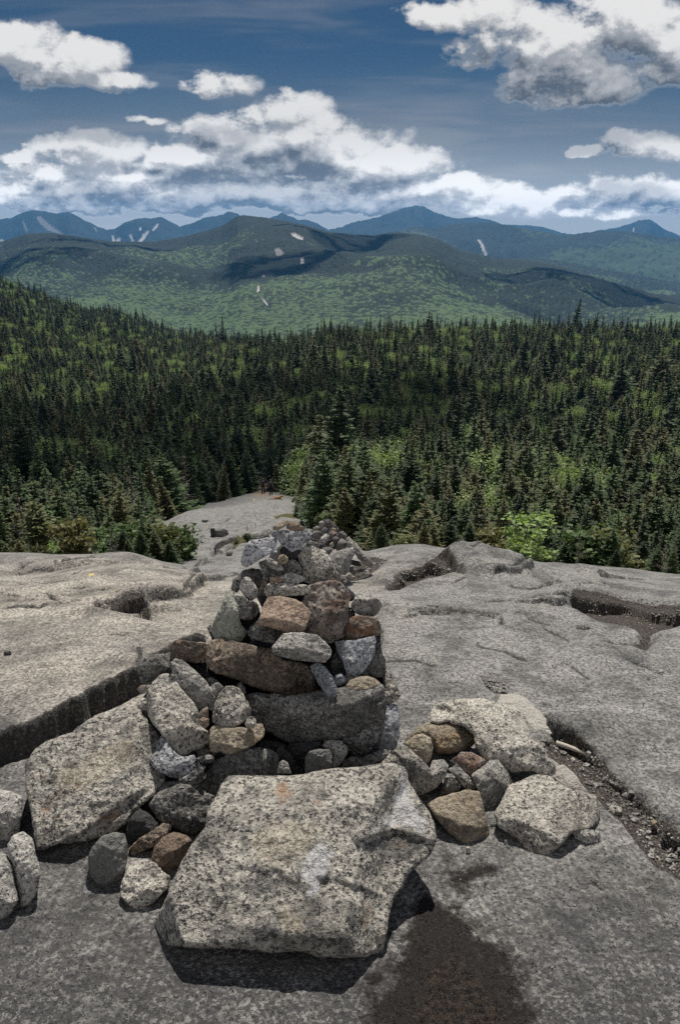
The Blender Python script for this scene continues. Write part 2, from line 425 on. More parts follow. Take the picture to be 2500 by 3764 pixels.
def _tab(u, Y):
    r = np.interp(np.log(Y + 3.2), _rowpos, np.arange(len(Z_ROWS)))
    c = np.interp(u, _U_COLS, np.arange(len(Z_COLS)))
    i = np.clip(r.astype(int), 0, len(Z_ROWS) - 2); j = np.clip(c.astype(int), 0, len(Z_COLS) - 2)
    fr = r - i; fc = sstep(c - j, 0, 1)
    # Catmull-Rom down the rows, smooth blend across the columns
    def row(jj):
        p0 = Z_TAB[jj, np.clip(i - 1, 0, None)]; p1 = Z_TAB[jj, i]; p2 = Z_TAB[jj, i + 1]; p3 = Z_TAB[jj, np.clip(i + 2, None, len(Z_ROWS) - 1)]
        return p1 + 0.5 * fr * ((p2 - p0) + fr * (2 * p0 - 5 * p1 + 4 * p2 - p3 + fr * (3 * (p1 - p2) + p3 - p0)))
    return row(j) * (1 - fc) + row(j + 1) * fc

def base_z(x, y):
    x = np.atleast_1d(np.asarray(x, float)); y = np.atleast_1d(np.asarray(y, float))
    u = x / np.maximum(y, 1.2)
    z = _tab(u, np.clip(y, -1.9, 1690))
    return z + 0.012 * np.sin(x * 2.1 + 0.7) * np.cos(y * 1.7) * (y < 8)

def ground_hit(px, py, h=0.0):
    """Where a photo pixel meets the ground (raised by h)."""
    d = raydir(px, py)
    lo, hi = 0.5, 400.0
    ts = np.exp(np.linspace(math.log(0.6), math.log(600), 1500))
    P = CAM + d * ts[:, None]
    below = P[:, 2] < base_z(P[:, 0], P[:, 1]) + h
    k = int(np.argmax(below)) if below.any() else len(ts) - 1
    lo, hi = ts[max(k - 1, 0)], ts[k]
    for _ in range(30):
        m = 0.5 * (lo + hi); p = CAM + d * m
        if p[2] < base_z(p[0], p[1])[0] + h: hi = m
        else: lo = m
    return CAM + d * hi

class Crop:
    def __init__(s, x, y, k): s.x, s.y, s.k = x, y, k
    def __call__(s, pts): return [(s.x + p[0] * s.k, s.y + p[1] * s.k) for p in pts]
cA, cB, cC = Crop(500, 1850, .63776), Crop(0, 2300, .63776), Crop(1300, 2400, .76531)
cD, cE, cF = Crop(850, 1870, .38265), Crop(500, 2280, .38265), Crop(950, 2180, .35077)
cG, cH, cI = Crop(500, 2750, .31888), Crop(500, 2700, .76531), Crop(620, 1680, .38265)
cL, cR, cW = Crop(0, 1950, .57398), Crop(1300, 1900, .76531), Crop(0, 0, 1.5944)

# ledges: photo polyline of the upper edge, height of the step at each end and middle, how far back the raised sheet reaches
LEDGES = [
    (cL([(-260, 1420), (-120, 1390), (0, 1340), (160, 1285), (270, 1235), (370, 1170), (450, 1110), (520, 1105), (600, 1035), (680, 985), (780, 945), (870, 905), (960, 840), (1100, 760), (1300, 660)]), .09, 1.6, .008, 1),
    (cL([(590, 512), (640, 520), (720, 515), (820, 497), (905, 488), (945, 505)]), .05, .5, .010, 1),
    (cL([(905, 500), (960, 450), (1060, 412), (1140, 372), (1240, 318), (1340, 270), (1480, 245), (1560, 225)]), .085, .35, .02, 1),
    (cL([(1215, 252), (1280, 212), (1330, 186), (1395, 178)]), .07, .5, .012, 1),
    (cL([(-60, 405), (0, 412), (100, 425), (150, 440)]), .035, .5, .015, 1),
    (cL([(60, 212), (140, 195), (200, 184), (318, 186), (350, 165)]), .06, .5, .012, 1),
    (cL([(380, 176), (450, 184), (540, 186), (610, 176)]), .05, .5, .012, 1),
    (cL([(1270, 170), (1340, 166), (1420, 172)]), .06, .6, .012, 1),
    (cL([(755, 765), (790, 770), (830, 776), (880, 765)]), .018, .05, .006, 0),
    (cL([(760, 266), (840, 272)]), .03, .3, .008, 0),
    (cR([(225, 458), (330, 438), (400, 436), (445, 446), (510, 440), (525, 452), (600, 448), (690, 462), (715, 482)]), .030, .5, .007, 1),
    (cR([(140, 318), (210, 275), (245, 256), (300, 242), (370, 232), (395, 236)]), .055, .4, .010, 1),
    (cR([(350, 196), (400, 216), (450, 226), (510, 264)]), .05, .4, .010, 1),
    (cR([(620, 376), (720, 376), (800, 380), (860, 390), (940, 396), (1000, 400), (1045, 390)]), .05, .45, .014, 1),
    (cR([(1030, 372), (1130, 362), (1250, 358), (1330, 362), (1430, 392), (1568, 430), (1700, 450)]), .07, .6, .02, 1),
    (cR([(1060, 520), (1110, 530), (1155, 526)]), .02, .2, .006, 1),
    (cR([(700, 280), (790, 264), (855, 246)]), .045, .5, .010, 1),
    (cR([(1180, 284), (1250, 280), (1330, 286), (1425, 290)]), .045, .6, .008, 1),
    (cR([(930, 330), (965, 338), (1000, 332)]), .04, .3, .010, 1),
    (cR([(740, 318), (830, 338), (920, 336)]), .025, .4, .012, 1),
    (cR([(1060, 322), (1130, 312), (1230, 326)]), .03, .4, .012, 1),
    (cR([(310, 172), (350, 150), (370, 132)]), .05, .4, .010, 1),
    (cR([(440, 205), (500, 195), (560, 176), (600, 182)]), .05, .5, .012, 1),
    (cR([(900, 935), (925, 965), (960, 995), (1000, 1035), (1060, 1072), (1140, 1108), (1180, 1150)]) + cC([(1200, 515), (1260, 585), (1330, 640), (1400, 708), (1480, 790), (1500, 842), (1568, 880), (1800, 1050)]), .05, .9, .008, 1),
    (cI([(560, 596), (640, 600), (720, 592)]), .12, 2.5, .04, 1), (cI([(300, 612), (360, 604), (430, 612), (560, 622)]), .12, 2.5, .04, 1),
    (cI([(580, 560), (680, 545), (760, 528), (870, 535)]), .10, 3.0, .05, 1), (cI([(430, 780), (520, 760), (600, 745), (700, 715), (830, 690), (960, 670)]), .13, 1.2, .03, 1),
    (cI([(410, 880), (500, 850), (600, 815), (660, 770)]), .12, .8, .02, 1), (cI([(620, 632), (690, 628), (740, 632)]), .1, 2.0, .03, 1),
    (cI([(160, 690), (250, 684), (330, 700)]), .08, 2.0, .03, 1), (cI([(540, 680), (590, 660), (640, 650)]), .1, 2.0, .03, 1),
    (cI([(150, 640), (260, 620)]), .08, 2.0, .03, 1), (cI([(860, 600), (960, 585)]), .1, 2.0, .04, 1), (cI([(940, 455), (1010, 470), (1050, 480)]), .3, 4.0, .08, 1),
    (cI([(180, 455), (300, 410), (420, 395), (520, 410), (650, 400)]), .35, 8.0, .1, 0),
]
# low humps along the rim of the summit rock: photo pixel, half width, half length, height
SWELLS = [(2230, 2075, .55, .5, .13), (1880, 2045, .30, .35, .06), (1500, 2045, .35, .4, .07), (560, 2052, .55, .5, .07), (330, 2062, .3, .35, .05), (120, 2085, .35, .4, -.06), (1700, 2050, .18, .3, -.07), (2020, 2050, .16, .3, -.09), (2480, 2110, .5, .6, -.08), (1430, 1985, .55, .7, .22), (860, 2062, .3, .4, -.05)]
CRACKS = [
    (cR([(225, 466), (330, 444), (400, 442), (445, 452), (510, 446), (525, 458), (600, 454), (690, 468), (715, 488)]), .03, .011), (cR([(640, 388), (720, 387), (800, 391), (860, 400), (940, 405), (1005, 409), (1045, 400)]), .03, .012), (cR([(700, 284), (790, 270), (855, 252)]), .03, .014), (cR([(1180, 290), (1250, 286), (1330, 292), (1425, 297), (1500, 300)]), .04, .016), (cR([(1065, 532), (1110, 538), (1155, 534)]), .02, .010), (cR([(305, 178), (350, 156), (370, 138)]), .03, .016),
    (cC([(905, 300), (930, 340), (965, 385), (1010, 425), (1070, 460), (1130, 490), (1200, 540), (1255, 608), (1330, 665), (1395, 735), (1480, 815), (1568, 905)]), .03, .008),
    (cL([(650, 546), (720, 528), (820, 508), (905, 500), (945, 515)]), .03, .012), (cL([(930, 512), (1010, 470), (1110, 425), (1200, 368), (1300, 312), (1400, 275)]), .03, .014), (cL([(1220, 258), (1290, 218), (1340, 192), (1400, 184)]), .03, .014), (cL([(70, 216), (150, 200), (230, 190), (325, 190)]), .03, .016), (cL([(685, 775), (760, 772), (800, 776), (870, 770)]), .012, .006),
    (cR([(130, 700), (300, 690), (420, 720)]), .004, .01), (cR([(560, 610), (700, 640), (860, 700)]), .004, .012), (cR([(780, 440), (900, 470), (1010, 500)]), .015, .008), (cR([(840, 480), (870, 500), (960, 530)]), .012, .007),
    (cR([(1190, 330), (1300, 325), (1400, 330)]), .015, .01), (cR([(1000, 250), (1100, 240), (1180, 255)]), .02, .012), (cR([(540, 240), (640, 235), (700, 240)]), .015, .01), (cR([(370, 300), (480, 310), (560, 300)]), .012, .01),
    (cL([(0, 560), (120, 545), (260, 560), (330, 540)]), .008, .014), (cL([(200, 330), (330, 345), (420, 330)]), .012, .01), (cL([(620, 380), (720, 372), (800, 392), (880, 380)]), .012, .012), (cL([(700, 210), (820, 200), (930, 215)]), .012, .01), (cL([(0, 290), (90, 300), (160, 330)]), .015, .012), (cL([(980, 260), (1080, 270), (1200, 262)]), .014, .012),
    (cL([(260, 385), (310, 420), (360, 460), (405, 492)]), .02, .012), (cL([(60, 430), (240, 450), (400, 488), (490, 518)]), .02, .012),
    (cL([(300, 320), (400, 310), (500, 265), (560, 228)]), .015, .008), (cL([(430, 378), (520, 372), (560, 362)]), .012, .008),
    (cR([(1180, 590), (1270, 613), (1350, 610)]), .012, .007), (cR([(990, 690), (1060, 740), (1150, 790)]), .008, .006),
    (cR([(1340, 700), (1400, 715), (1490, 760)]), .012, .006), (cR([(710, 480), (715, 515)]), .015, .008), (cR([(590, 480), (620, 470), (690, 480)]), .012, .008),
    (cC([(1130, 1090), (1165, 1115), (1205, 1140)]), .010, .005), (cR([(880, 525), (930, 545), (1040, 600)]), .008, .008),
    (cC([(1290, 20), (1400, 65), (1490, 110)]), .01, .006), (cL([(890, 840), (885, 900), (880, 1000)]), .02, .010),
    (cL([(600, 505), (680, 495), (720, 490)]), .01, .01), (cL([(940, 365), (1020, 355)]), .01, .01), (cL([(1090, 160), (1200, 150), (1260, 155)]), .02, .01),
]
POCKETS = [   # gravel and dark grit in hollows: outline, depth
    (cC([(895, 425), (970, 400), (1060, 430), (1150, 485), (1250, 590), (1330, 660), (1400, 730), (1490, 825), (1600, 930), (1600, 1090), (1450, 1010), (1370, 900), (1290, 800), (1180, 700), (1100, 620), (1060, 570), (985, 520), (930, 480)]), .02),
    (cR([(1050, 378), (1130, 372), (1250, 368), (1330, 372), (1430, 402), (1568, 440), (1650, 500), (1568, 500), (1440, 530), (1420, 560), (1370, 520), (1200, 485), (1110, 445), (1050, 415)]), .06),
    (cR([(1350, 605), (1390, 570), (1420, 545), (1450, 560), (1430, 590), (1410, 630), (1370, 615)]), .06),
    (cR([(150, 320), (240, 264), (330, 250), (390, 240), (360, 205), (430, 228), (505, 268), (440, 272), (330, 285), (250, 310), (200, 335)]), .05),
    (cR([(618, 760), (680, 772), (748, 815), (738, 847), (680, 842), (635, 810)]), .02),
    (cL([(690, 545), (760, 520), (900, 495), (945, 520), (945, 553), (820, 553)]), .05),
    (cR([(60, 200), (140, 205), (180, 215), (100, 255), (40, 280), (0, 290), (0, 250)]), .03),
    (cD([(1100, 640), (1200, 590), (1350, 540), (1420, 500), (1500, 500), (1420, 580), (1300, 640), (1180, 660)]), .03),
]
WET = cH([(1130, 1500), (1180, 1250), (1240, 1050), (1330, 900), (1400, 780), (1500, 830), (1600, 900), (1700, 1000), (1780, 1100), (1850, 1220), (1950, 1500)])  # wet stain, its outline also taking in the slab's shadow
PUDDLE = cH([(1330, 1500), (1380, 1330), (1440, 1150), (1540, 1060), (1650, 1150), (1740, 1300), (1800, 1500)])
DAMP = cC([(400, 920), (520, 960), (640, 960), (800, 1000), (760, 1120), (560, 1180), (420, 1250), (330, 1150)])
BLAZES = [cL([(700, 468), (730, 455), (755, 458), (740, 466)]), cI([(762, 557), (778, 555), (780, 565), (764, 567)]), cI([(815, 410), (832, 408), (834, 416), (818, 418)]), cL([(565, 300), (600, 294), (596, 306), (572, 308)])]
MOSS = [cD([(0, 300), (60, 280), (140, 250), (210, 290), (120, 320), (20, 340)]), cD([(420, 90), (520, 80), (640, 85), (740, 100), (600, 105), (440, 120)]), cI([(520, 840), (640, 810), (800, 780), (790, 800), (640, 830), (540, 850)]), cI([(980, 600), (1080, 570), (1200, 560), (1350, 590), (1360, 640), (1200, 610), (1050, 620)])]

def poly_sd(px, py, poly):
    """Signed distance to a polygon in the ground plane, positive inside."""
    poly = np.asarray(poly); n = len(poly)
    d = np.full(px.shape, 1e9); inside = np.zeros(px.shape, bool)
    for i in range(n):
        ax, ay = poly[i]; bx, by = poly[(i + 1) % n]
        ex, ey = bx - ax, by - ay
        t = np.clip(((px - ax) * ex + (py - ay) * ey) / (ex * ex + ey * ey + 1e-12), 0, 1)
        d = np.minimum(d, np.hypot(px - ax - t * ex, py - ay - t * ey))
        c = ((ay > py) != (by > py)) & (px < (bx - ax) * (py - ay) / (by - ay + 1e-12) + ax)
        inside ^= c
    return np.where(inside, d, -d)

def line_sd(px, py, line):
    """Distance to an open polyline, positive on the far side (left of travel when it runs left to right); also the place along it, 0..1."""
    line = np.asarray(line); seg = np.hypot(*np.diff(line, axis=0).T); L = np.concatenate([[0], np.cumsum(seg)])
    best = np.full(px.shape, 1e9); sgn = np.ones(px.shape); par = np.zeros(px.shape)
    for i in range(len(seg)):
        ax, ay = line[i]; ex, ey = line[i + 1] - line[i]
        t = ((px - ax) * ex + (py - ay) * ey) / (ex * ex + ey * ey + 1e-12)
        tc_ = np.clip(t, 0, 1)
        d = np.hypot(px - ax - tc_ * ex, py - ay - tc_ * ey)
        m = d < best - 1e-9
        best = np.where(m, d, best)
        sgn = np.where(m, np.sign(ex * (py - ay) - ey * (px - ax)), sgn)
        par = np.where(m, (L[i] + np.clip(t, -5, 5) * seg[i] if i in (0, len(seg) - 1) else L[i] + tc_ * seg[i]) / L[-1], par)
    return best * sgn, par

def rock_shape(x, y, masks=False):
    """Relief of the bare rock: broad swells, exfoliation ledges, cracks, hollows. Arrays in, height offset (and masks) out."""
    P = np.stack([x, y, np.zeros_like(x)], -1)
    sc = np.clip(y / 3.0, 0.6, 6.0); ws = np.clip(y / 2.5, .6, 8)
    # coordinates whose grain widens with distance, so that far relief is not finer than the sheet can carry
    Q = np.stack([x / ws, np.where(y < 1.5, y / .6, np.where(y < 20, 2.5 + 2.5 * np.log(np.clip(y, 1.5, 20) / 1.5), 8.98 + (y - 20) / 8)), np.zeros_like(x)], -1)
    dz = 0.016 * sc * sstep(y, 2.0, 3.4) * fbm(Q / 0.75, 3) + .005 * fbm(P / .45, 3) + 0.05 * sstep(y, 3.4, 6) * fbm(P * [0.55, 0.9, 1], 3)
    # long low swells that run across the slope
    dz += 0.05 * sstep(y, 2.6, 4.2) * pnoise(P * [0.35, 1.5, 1] + 5.1) + 0.16 * sstep(y, 8, 16) * fbm(P * [0.10, 0.33, 1] + 2.2, 3)
    for (bx, by, bw, bh, bz) in SWELLS:
        gx, gy, _ = ground_hit(bx, by)
        q = np.exp(-((x - gx) / bw) ** 2 - ((y - gy) / bh) ** 2)
        dz += bz * q
    crack = np.zeros_like(x)
    # thin sheets peeling off one after another: low steps that wander across the slope
    f = 4.2 * fbm(Q * np.array([.40, 1.05, 1]) + 11.3, 3) + .14 * fbm(Q * 6.0 + 2.7, 4, .6)
    fr = f - np.floor(f); on = sstep(y - .35 * np.abs(x), 2.25, 3.1) * np.clip(.30 + 1.3 * pnoise(Q * .8 + 31), 0, 1)
    dz += (sstep(fr, .955, 1.0) - fr) * .020 * np.interp(y, [0, 3, 4.2, 5.5, 9, 15], [.8, 1, 1.1, .9, 2.5, 5]) * on
    crack = .6 * on * np.exp(-((fr - .955) / .022) ** 2)
    wob = 0.035 * ws * fbm(Q * 4.0 + 3.3, 5, .6)
    fine_wob = .009 * ws * fbm(Q * 22.0 + 6.1, 3)
    hvar = np.clip(0.75 + 1.1 * fbm(Q * 2.6 + 9.1, 2), 0.12, 1.5)
    for k, (pts, h, back, w, dark) in enumerate(LEDGES):
        w3 = np.array([ground_hit(px_, py_, h * (.8 if k == 0 else .5)) for px_, py_ in pts]); line = w3[:, :2]
        pad = 3.2 * back + 0.4
        sel = np.nonzero((x > line[:, 0].min() - pad) & (x < line[:, 0].max() + pad) & (y > line[:, 1].min() - pad) & (y < line[:, 1].max() + pad))[0]
        if len(sel) == 0: continue
        s, t = line_sd(x[sel], y[sel], line)
        s = s + wob[sel] * (0.45 if k == 0 else 0.8)
        s = s + fine_wob[sel]
        if k: h = h * .85 * hvar[sel]; w = w * .7
        ends = sstep(t, -0.12, 0.10) * (1 - sstep(t, 0.90, 1.12))
        if k == 0 or k == 23: ends = sstep(t, -2, -1) * (1 - sstep(t, 0.97, 1.1)) if k == 0 else sstep(t, -.05, .05) * (1 - sstep(t, 3, 4))
        up = sstep(s, -w, w) * np.where(s > 0, np.exp(-np.maximum(s, 0) / back), 1)
        dz[sel] += h * ends * up
        # a shallow dip at the foot
        dz[sel] -= 0.18 * h * ends * np.exp(-((s + 2 * w) / (2.6 * w)) ** 2)
        if dark: crack[sel] = np.maximum(crack[sel], ends * (np.exp(-((s + .6 * w) / (2.2 * w + .006)) ** 2) if k == 0 else np.exp(-((s + .3 * w) / (1.0 * w + .002)) ** 2) * .6))  # dark band along each step, broadest on the first ledge
    for pts, d, w in CRACKS:
        line = np.array([ground_hit(px_, py_)[:2] for px_, py_ in pts])
        pad = 0.3
        sel = np.nonzero((x > line[:, 0].min() - pad) & (x < line[:, 0].max() + pad) & (y > line[:, 1].min() - pad) & (y < line[:, 1].max() + pad))[0]
        if len(sel) == 0: continue
        s, t = line_sd(x[sel], y[sel], line); s = s + wob[sel] * .5
        ends = sstep(t, -0.02, 0.15) * (1 - sstep(t, 0.85, 1.02))
        g = ends * np.exp(-(s / w) ** 2)
        dz[sel] -= d * g; crack[sel] = np.maximum(crack[sel], g * .9)
    def area(pts, soft):
        pl = np.array([ground_hit(px_, py_)[:2] for px_, py_ in pts]); pad = 2 * soft + .1
        sel = np.nonzero((x > pl[:, 0].min() - pad) & (x < pl[:, 0].max() + pad) & (y > pl[:, 1].min() - pad) & (y < pl[:, 1].max() + pad))[0]
        out = np.zeros_like(x)
        if len(sel): out[sel] = sstep(poly_sd(x[sel], y[sel], pl), -soft, soft)
        return out
    gravel = np.zeros_like(x)
    for pts, d in POCKETS:
        a = area(pts, 0.03 if d < .03 else .05); gravel = np.maximum(gravel, a); dz -= d * a
    if not masks: return dz
    return dz, crack, gravel, area

def strip_masks(x, y):
    """1 where the forest soil is, from the side limits of the bare slab that runs down to the hikers; and the trail beyond it."""
    px, py = to_px(np.stack([x, y, base_z(x, y)], -1))
    wob = 60 * fbm(np.stack([x, y, 0 * x], -1) / np.clip(y / 6, 1, 9)[:, None], 3)
    Ys = [6, 8, 11, 15, 22, 30, 50, 75, 85]
    lft = np.interp(y, Ys, [-2000, 470, 520, 500, 490, 500, 560, 760, 890])
    rgt = np.interp(y, [4, 6.5, 8, 11, 15, 22, 30, 50, 75, 85], [9000, 9000, 1640, 1450, 1340, 1220, 1130, 1110, 1130, 1040])
    slab = sstep(px + .4 * wob, lft - 12, lft + 12) * (1 - sstep(px + .4 * wob, rgt - 12, rgt + 12))
    slab = np.where(y < 5.8, 1, slab); slab = np.where(y > 88, 0, slab)
    soil = 1 - slab
    tl = np.interp(y, [60, 78, 90, 110, 140, 160], [962, 966, 962, 958, 965, 975]); tw = np.interp(y, [60, 80, 110, 150], [44, 34, 22, 12])
    trail = np.where((y > 74) & (y < 150), np.exp(-((px - tl + .2 * wob) / tw) ** 4), 0) * (0.45 + .55 * (np.sin(y * .33) > -0.2))
    return soil, trail

def build_ground():
    rows = np.concatenate([np.exp(np.arange(math.log(0.7), math.log(3.0), 0.0036)) - 1.5, np.exp(np.arange(math.log(3.0), math.log(7.0), 0.0022)) - 1.5, np.exp(np.arange(math.log(7.0), math.log(15.5), 0.0036)) - 1.5, np.exp(np.arange(math.log(15.5), math.log(1180), 0.013)) - 1.5])
    inner = np.linspace(-0.42, 0.42, 470); outer = np.linspace(0.43, 1.25, 60)
    us = np.concatenate([-outer[::-1], inner, outer])
    Y, U = np.meshgrid(rows, us, indexing='ij')
    X = U * (Y + 1.5)
    x, y = X.ravel(), Y.ravel()
    z = base_z(x, y)
    rk = y < 95
    dz = np.zeros_like(x); masks = {k: np.zeros_like(x) for k in ('crack', 'gravel', 'wet', 'puddle', 'blaze', 'moss', 'warm', 'lichened')}
    d, cr, gr, area = rock_shape(x[rk], y[rk], True)
    soil, trail = strip_masks(x, y)
    dz[rk] = d * (1 - sstep(y[rk], 80, 95))
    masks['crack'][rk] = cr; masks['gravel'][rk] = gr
    masks['wet'][rk] = np.maximum(area(WET, .15), .5 * area(DAMP, .10)); masks['puddle'][rk] = area(PUDDLE, .08); masks['wet'][rk] *= 1.25
    for b in BLAZES: masks['blaze'][rk] = np.maximum(masks['blaze'][rk], area(b, .004))
    masks['moss'][rk] = np.maximum(masks['moss'][rk], .55 * sstep(y[rk] + .5 * fbm(np.c_[x[rk], y[rk], 0 * x[rk]] * .8, 3), 5.2, 6.2) * soil[rk])
    for b in MOSS: masks['moss'][rk] = np.maximum(masks['moss'][rk], area(b, .15))
    masks['warm'] = (1 - sstep(x - 0.15 * (y - 2), -0.5, 0.3)) * sstep(y, 1.8, 2.4) * (1 - sstep(y, 3.6, 5.5))
    masks['lichened'] = (1 - sstep(y + .25 * x, 1.55, 2.3)) * (.55 + .45 * (1 - sstep(y, 1.1, 1.6)))  # darker lichened rock near the camera, with vignette falloff painted in
    fp = np.stack([x, y, 0 * x], -1)
    far = y > 20
    dz[far] += (soil[far] * sstep(y[far], 20, 90)) * (1.5 * fbm(fp[far] / 45.0, 3))
    n, m = Y.shape
    idx = np.arange(n * m).reshape(n, m)
    F = np.stack([idx[:-1, :-1], idx[:-1, 1:], idx[1:, 1:], idx[1:, :-1]], -1).reshape(-1, 4)
    o = mesh_obj('ground', np.stack([x, y, z + dz], -1), F, MAT['ground'])
    tag(o, kind='structure')
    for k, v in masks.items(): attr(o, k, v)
    attr(o, 'soil', soil); attr(o, 'trail', trail)
    return o
ground = build_ground()
_gz = np.zeros(len(ground.data.vertices) * 3, np.float32); ground.data.vertices.foreach_get('co', _gz); _gz = _gz.reshape(-1, 3)
from mathutils.bvhtree import BVHTree
def surf_z(x, y):
    """Height of the built ground under (x, y)."""
    h, loc, nor, i = ground.ray_cast(Vector((x, y, 400)), Vector((0, 0, -1)))
    return loc.z if h else float(base_z(x, y)[0])
# ------------------------------------------------------------------ stones
def seg_dist(p, poly):
    a = poly; b = np.roll(poly, -1, 0); out = np.full(len(p), 1e9)
    for (ax, ay), (bx, by) in zip(a, b):
        ex, ey = bx - ax, by - ay
        t = np.clip(((p[:, 0] - ax) * ex + (p[:, 1] - ay) * ey) / (ex * ex + ey * ey + 1e-12), 0, 1)
        out = np.minimum(out, np.hypot(p[:, 0] - ax - t * ex, p[:, 1] - ay - t * ey))
    return out

def in_poly(p, poly):
    ins = np.zeros(len(p), bool); n = len(poly)
    for i in range(n):
        ax, ay = poly[i]; bx, by = poly[(i + 1) % n]
        c = ((ay > p[:, 1]) != (by > p[:, 1])) & (p[:, 0] < (bx - ax) * (p[:, 1] - ay) / (by - ay + 1e-12) + ax)
        ins ^= c
    return ins

def plane_n(tilt, turn=0.0):
    """Normal of a face seen by the camera: tilt 0 lies flat, 90 stands facing the camera, above 90 overhangs; turn swings it left (-) or right (+)."""
    t, w = R(tilt), R(turn)
    return np.array([math.sin(t) * math.sin(w), -math.sin(t) * math.cos(w), math.cos(t)])

_seed = [0]
def stone(label, pts, ridge, Y=None, top=18, front=78, mat='mid', T=None, zb=None, edge=.03, chips=9, rough=1.0, extra=(), name='stone', group=None, cat='stone', k=.008, paint=(), dents=()):
    """One rock. pts: its outline in photo pixels; ridge: a pixel on the edge between upper and front face, at distance Y (or found from the
    ground at its lowest point). The visible side is the lower envelope of its faces, the far side a rounded back at thickness T."""
    _seed[0] += 1
    rng = np.random.default_rng(_seed[0])
    poly = np.array(pts, float)
    area = 0.5 * abs(np.sum(poly[:, 0] * np.roll(poly[:, 1], -1) - np.roll(poly[:, 0], -1) * poly[:, 1]))
    spx = math.sqrt(area)
    top = top if isinstance(top, tuple) else (top, 0); front = front if isinstance(front, tuple) else (front, 0)
    nt_, nf_ = plane_n(*top), plane_n(*front)
    if Y is None:
        low = poly[np.argmax(poly[:, 1])]
        z0 = 0.0 if zb is None else zb
        d = raydir(*low)
        okh, gl, gn, gi = ground.ray_cast(Vector(CAM), Vector(d).normalized())
        G = np.array(gl) if okh else ground_hit(*low)
        G = CAM + (G - CAM) * (1 - z0 / (CAM_H - G[2]))
        dr = raydir(*ridge)
        A = CAM + dr * (np.dot(nf_, G - CAM) / min(np.dot(nf_, dr), -.08))
    else:
        A = at(ridge[0], ridge[1], Y)
    depth = (A - CAM)[1] * math.cos(PITCH) - (A - CAM)[2] * math.sin(PITCH)
    m = depth / FPX                                # metres per photo pixel here
    size = spx * m
    sp = float(np.clip(spx / 34, 2.4, 9.0))
    # outline with chipped irregularity
    out = []
    n = len(poly)
    for i in range(n):
        a, b = poly[i], poly[(i + 1) % n]; L = np.hypot(*(b - a)); q = max(1, int(round(L / sp)))
        for j in range(q): out.append(a + (b - a) * j / q)
    out = np.array(out)
    for _ in range(1): out = 0.6 * out + 0.2 * (np.roll(out, 1, 0) + np.roll(out, -1, 0))
    nn = np.stack([fbm(np.c_[out / (spx * .16), np.full(len(out), _seed[0] * 7.7)], 3), fbm(np.c_[out / (spx * .16), np.full(len(out), _seed[0] * 7.7 + 50)], 3)], -1)
    out = out + nn * min(spx * .016, 6.0) * rough
    nrm2 = np.roll(out, -1, 0) - np.roll(out, 1, 0); nrm2 = np.c_[nrm2[:, 1], -nrm2[:, 0]]; nrm2 /= np.linalg.norm(nrm2, axis=1)[:, None] + 1e-9
    sgn = 1 if np.sum(out[:, 0] * np.roll(out[:, 1], -1) - np.roll(out[:, 0], -1) * out[:, 1]) > 0 else -1
    out = out + nrm2 * sgn * min(3.0, .02 * spx)     # stones touch: close the drawn gaps
    # inner points
    x0, y0 = out.min(0); x1, y1 = out.max(0)
    gx, gy = np.meshgrid(np.arange(x0, x1, sp), np.arange(y0, y1, sp * .87)); gx = gx + (np.arange(gx.shape[0]) % 2)[:, None] * sp * .5
    g = np.c_[gx.ravel(), gy.ravel()]; g = g + rng.uniform(-.12, .12, g.shape) * sp
    g = g[in_poly(g, out)]; g = g[seg_dist(g, out) > .6 * sp]
    allp = np.concatenate([out, g]); nb = len(out)
    res = delaunay_2d_cdt([Vector(p) for p in allp], [], [list(range(nb))], 1, 1e-4)
    P2 = np.array([tuple(v) for v in res[0]]); F = np.array([f for f in res[2] if len(f) == 3], int)
    # wind towards the camera
    a2 = (P2[F[:, 1], 0] - P2[F[:, 0], 0]) * (P2[F[:, 2], 1] - P2[F[:, 0], 1]) - (P2[F[:, 2], 0] - P2[F[:, 0], 0]) * (P2[F[:, 1], 1] - P2[F[:, 0], 1])
    F[a2 > 0] = F[a2 > 0][:, ::-1]
    dist = seg_dist(P2, out); border = dist < 1e-3
    D = raydir(P2[:, 0], P2[:, 1])
    def tplane(nrm, pt): return np.dot(nrm, pt - CAM) / np.minimum(D @ nrm, -.07)
    ts = [tplane(nt_, A), tplane(nf_, A)]
    for (tl, tn, ex, ey) in extra:                 # further faces through given pixels on the surface found so far
        nrm = plane_n(tl, tn); dd = raydir(ex, ey)
        tt = max(np.dot(plane_n(*q), A - CAM) / min(np.dot(plane_n(*q), dd), -.07) for q in (top, front))
        ts.append(tplane(nrm, CAM + dd * tt))
    ts = np.stack(ts)
    ks = 1.0 / (k * size)
    mx = ts.max(0); t = mx + np.log(np.exp((ts - mx) * ks).sum(0)) / ks
    t = np.minimum(t, depth + 1.3 * size + .02)
    tmin = t.min()
    dm = dist * m
    # chipped corners
    view = -D / np.linalg.norm(D, axis=1)[:, None]
    inner = np.nonzero(~border)[0]
    for _ in range(chips):
        if len(inner) == 0: break
        i0 = rng.choice(inner); nrm = view[i0] * .35 + (nt_ if ts[0][i0] > ts[1][i0] else nf_) * .8 + rng.normal(size=3) * .42; nrm /= np.linalg.norm(nrm)
        if np.dot(nrm, view[i0]) < .35: continue
        p0 = CAM + D[i0] * (t[i0] + size * rng.uniform(.0, .05))
        t2 = tplane(nrm, p0); t2 = t2 - np.quantile(t2 - t, rng.uniform(.74, .94)); t = np.where(t2 > t, t + np.minimum(t2 - t, size * .15), t)
    Re = max(edge * size, 1e-4)
    t = t + Re * (1 - np.sqrt(np.clip(1 - (1 - np.minimum(dm / Re, 1)) ** 2, 0, 1))) * .9
    P3 = CAM + D * t[:, None]
    s0 = _seed[0] * 3.1
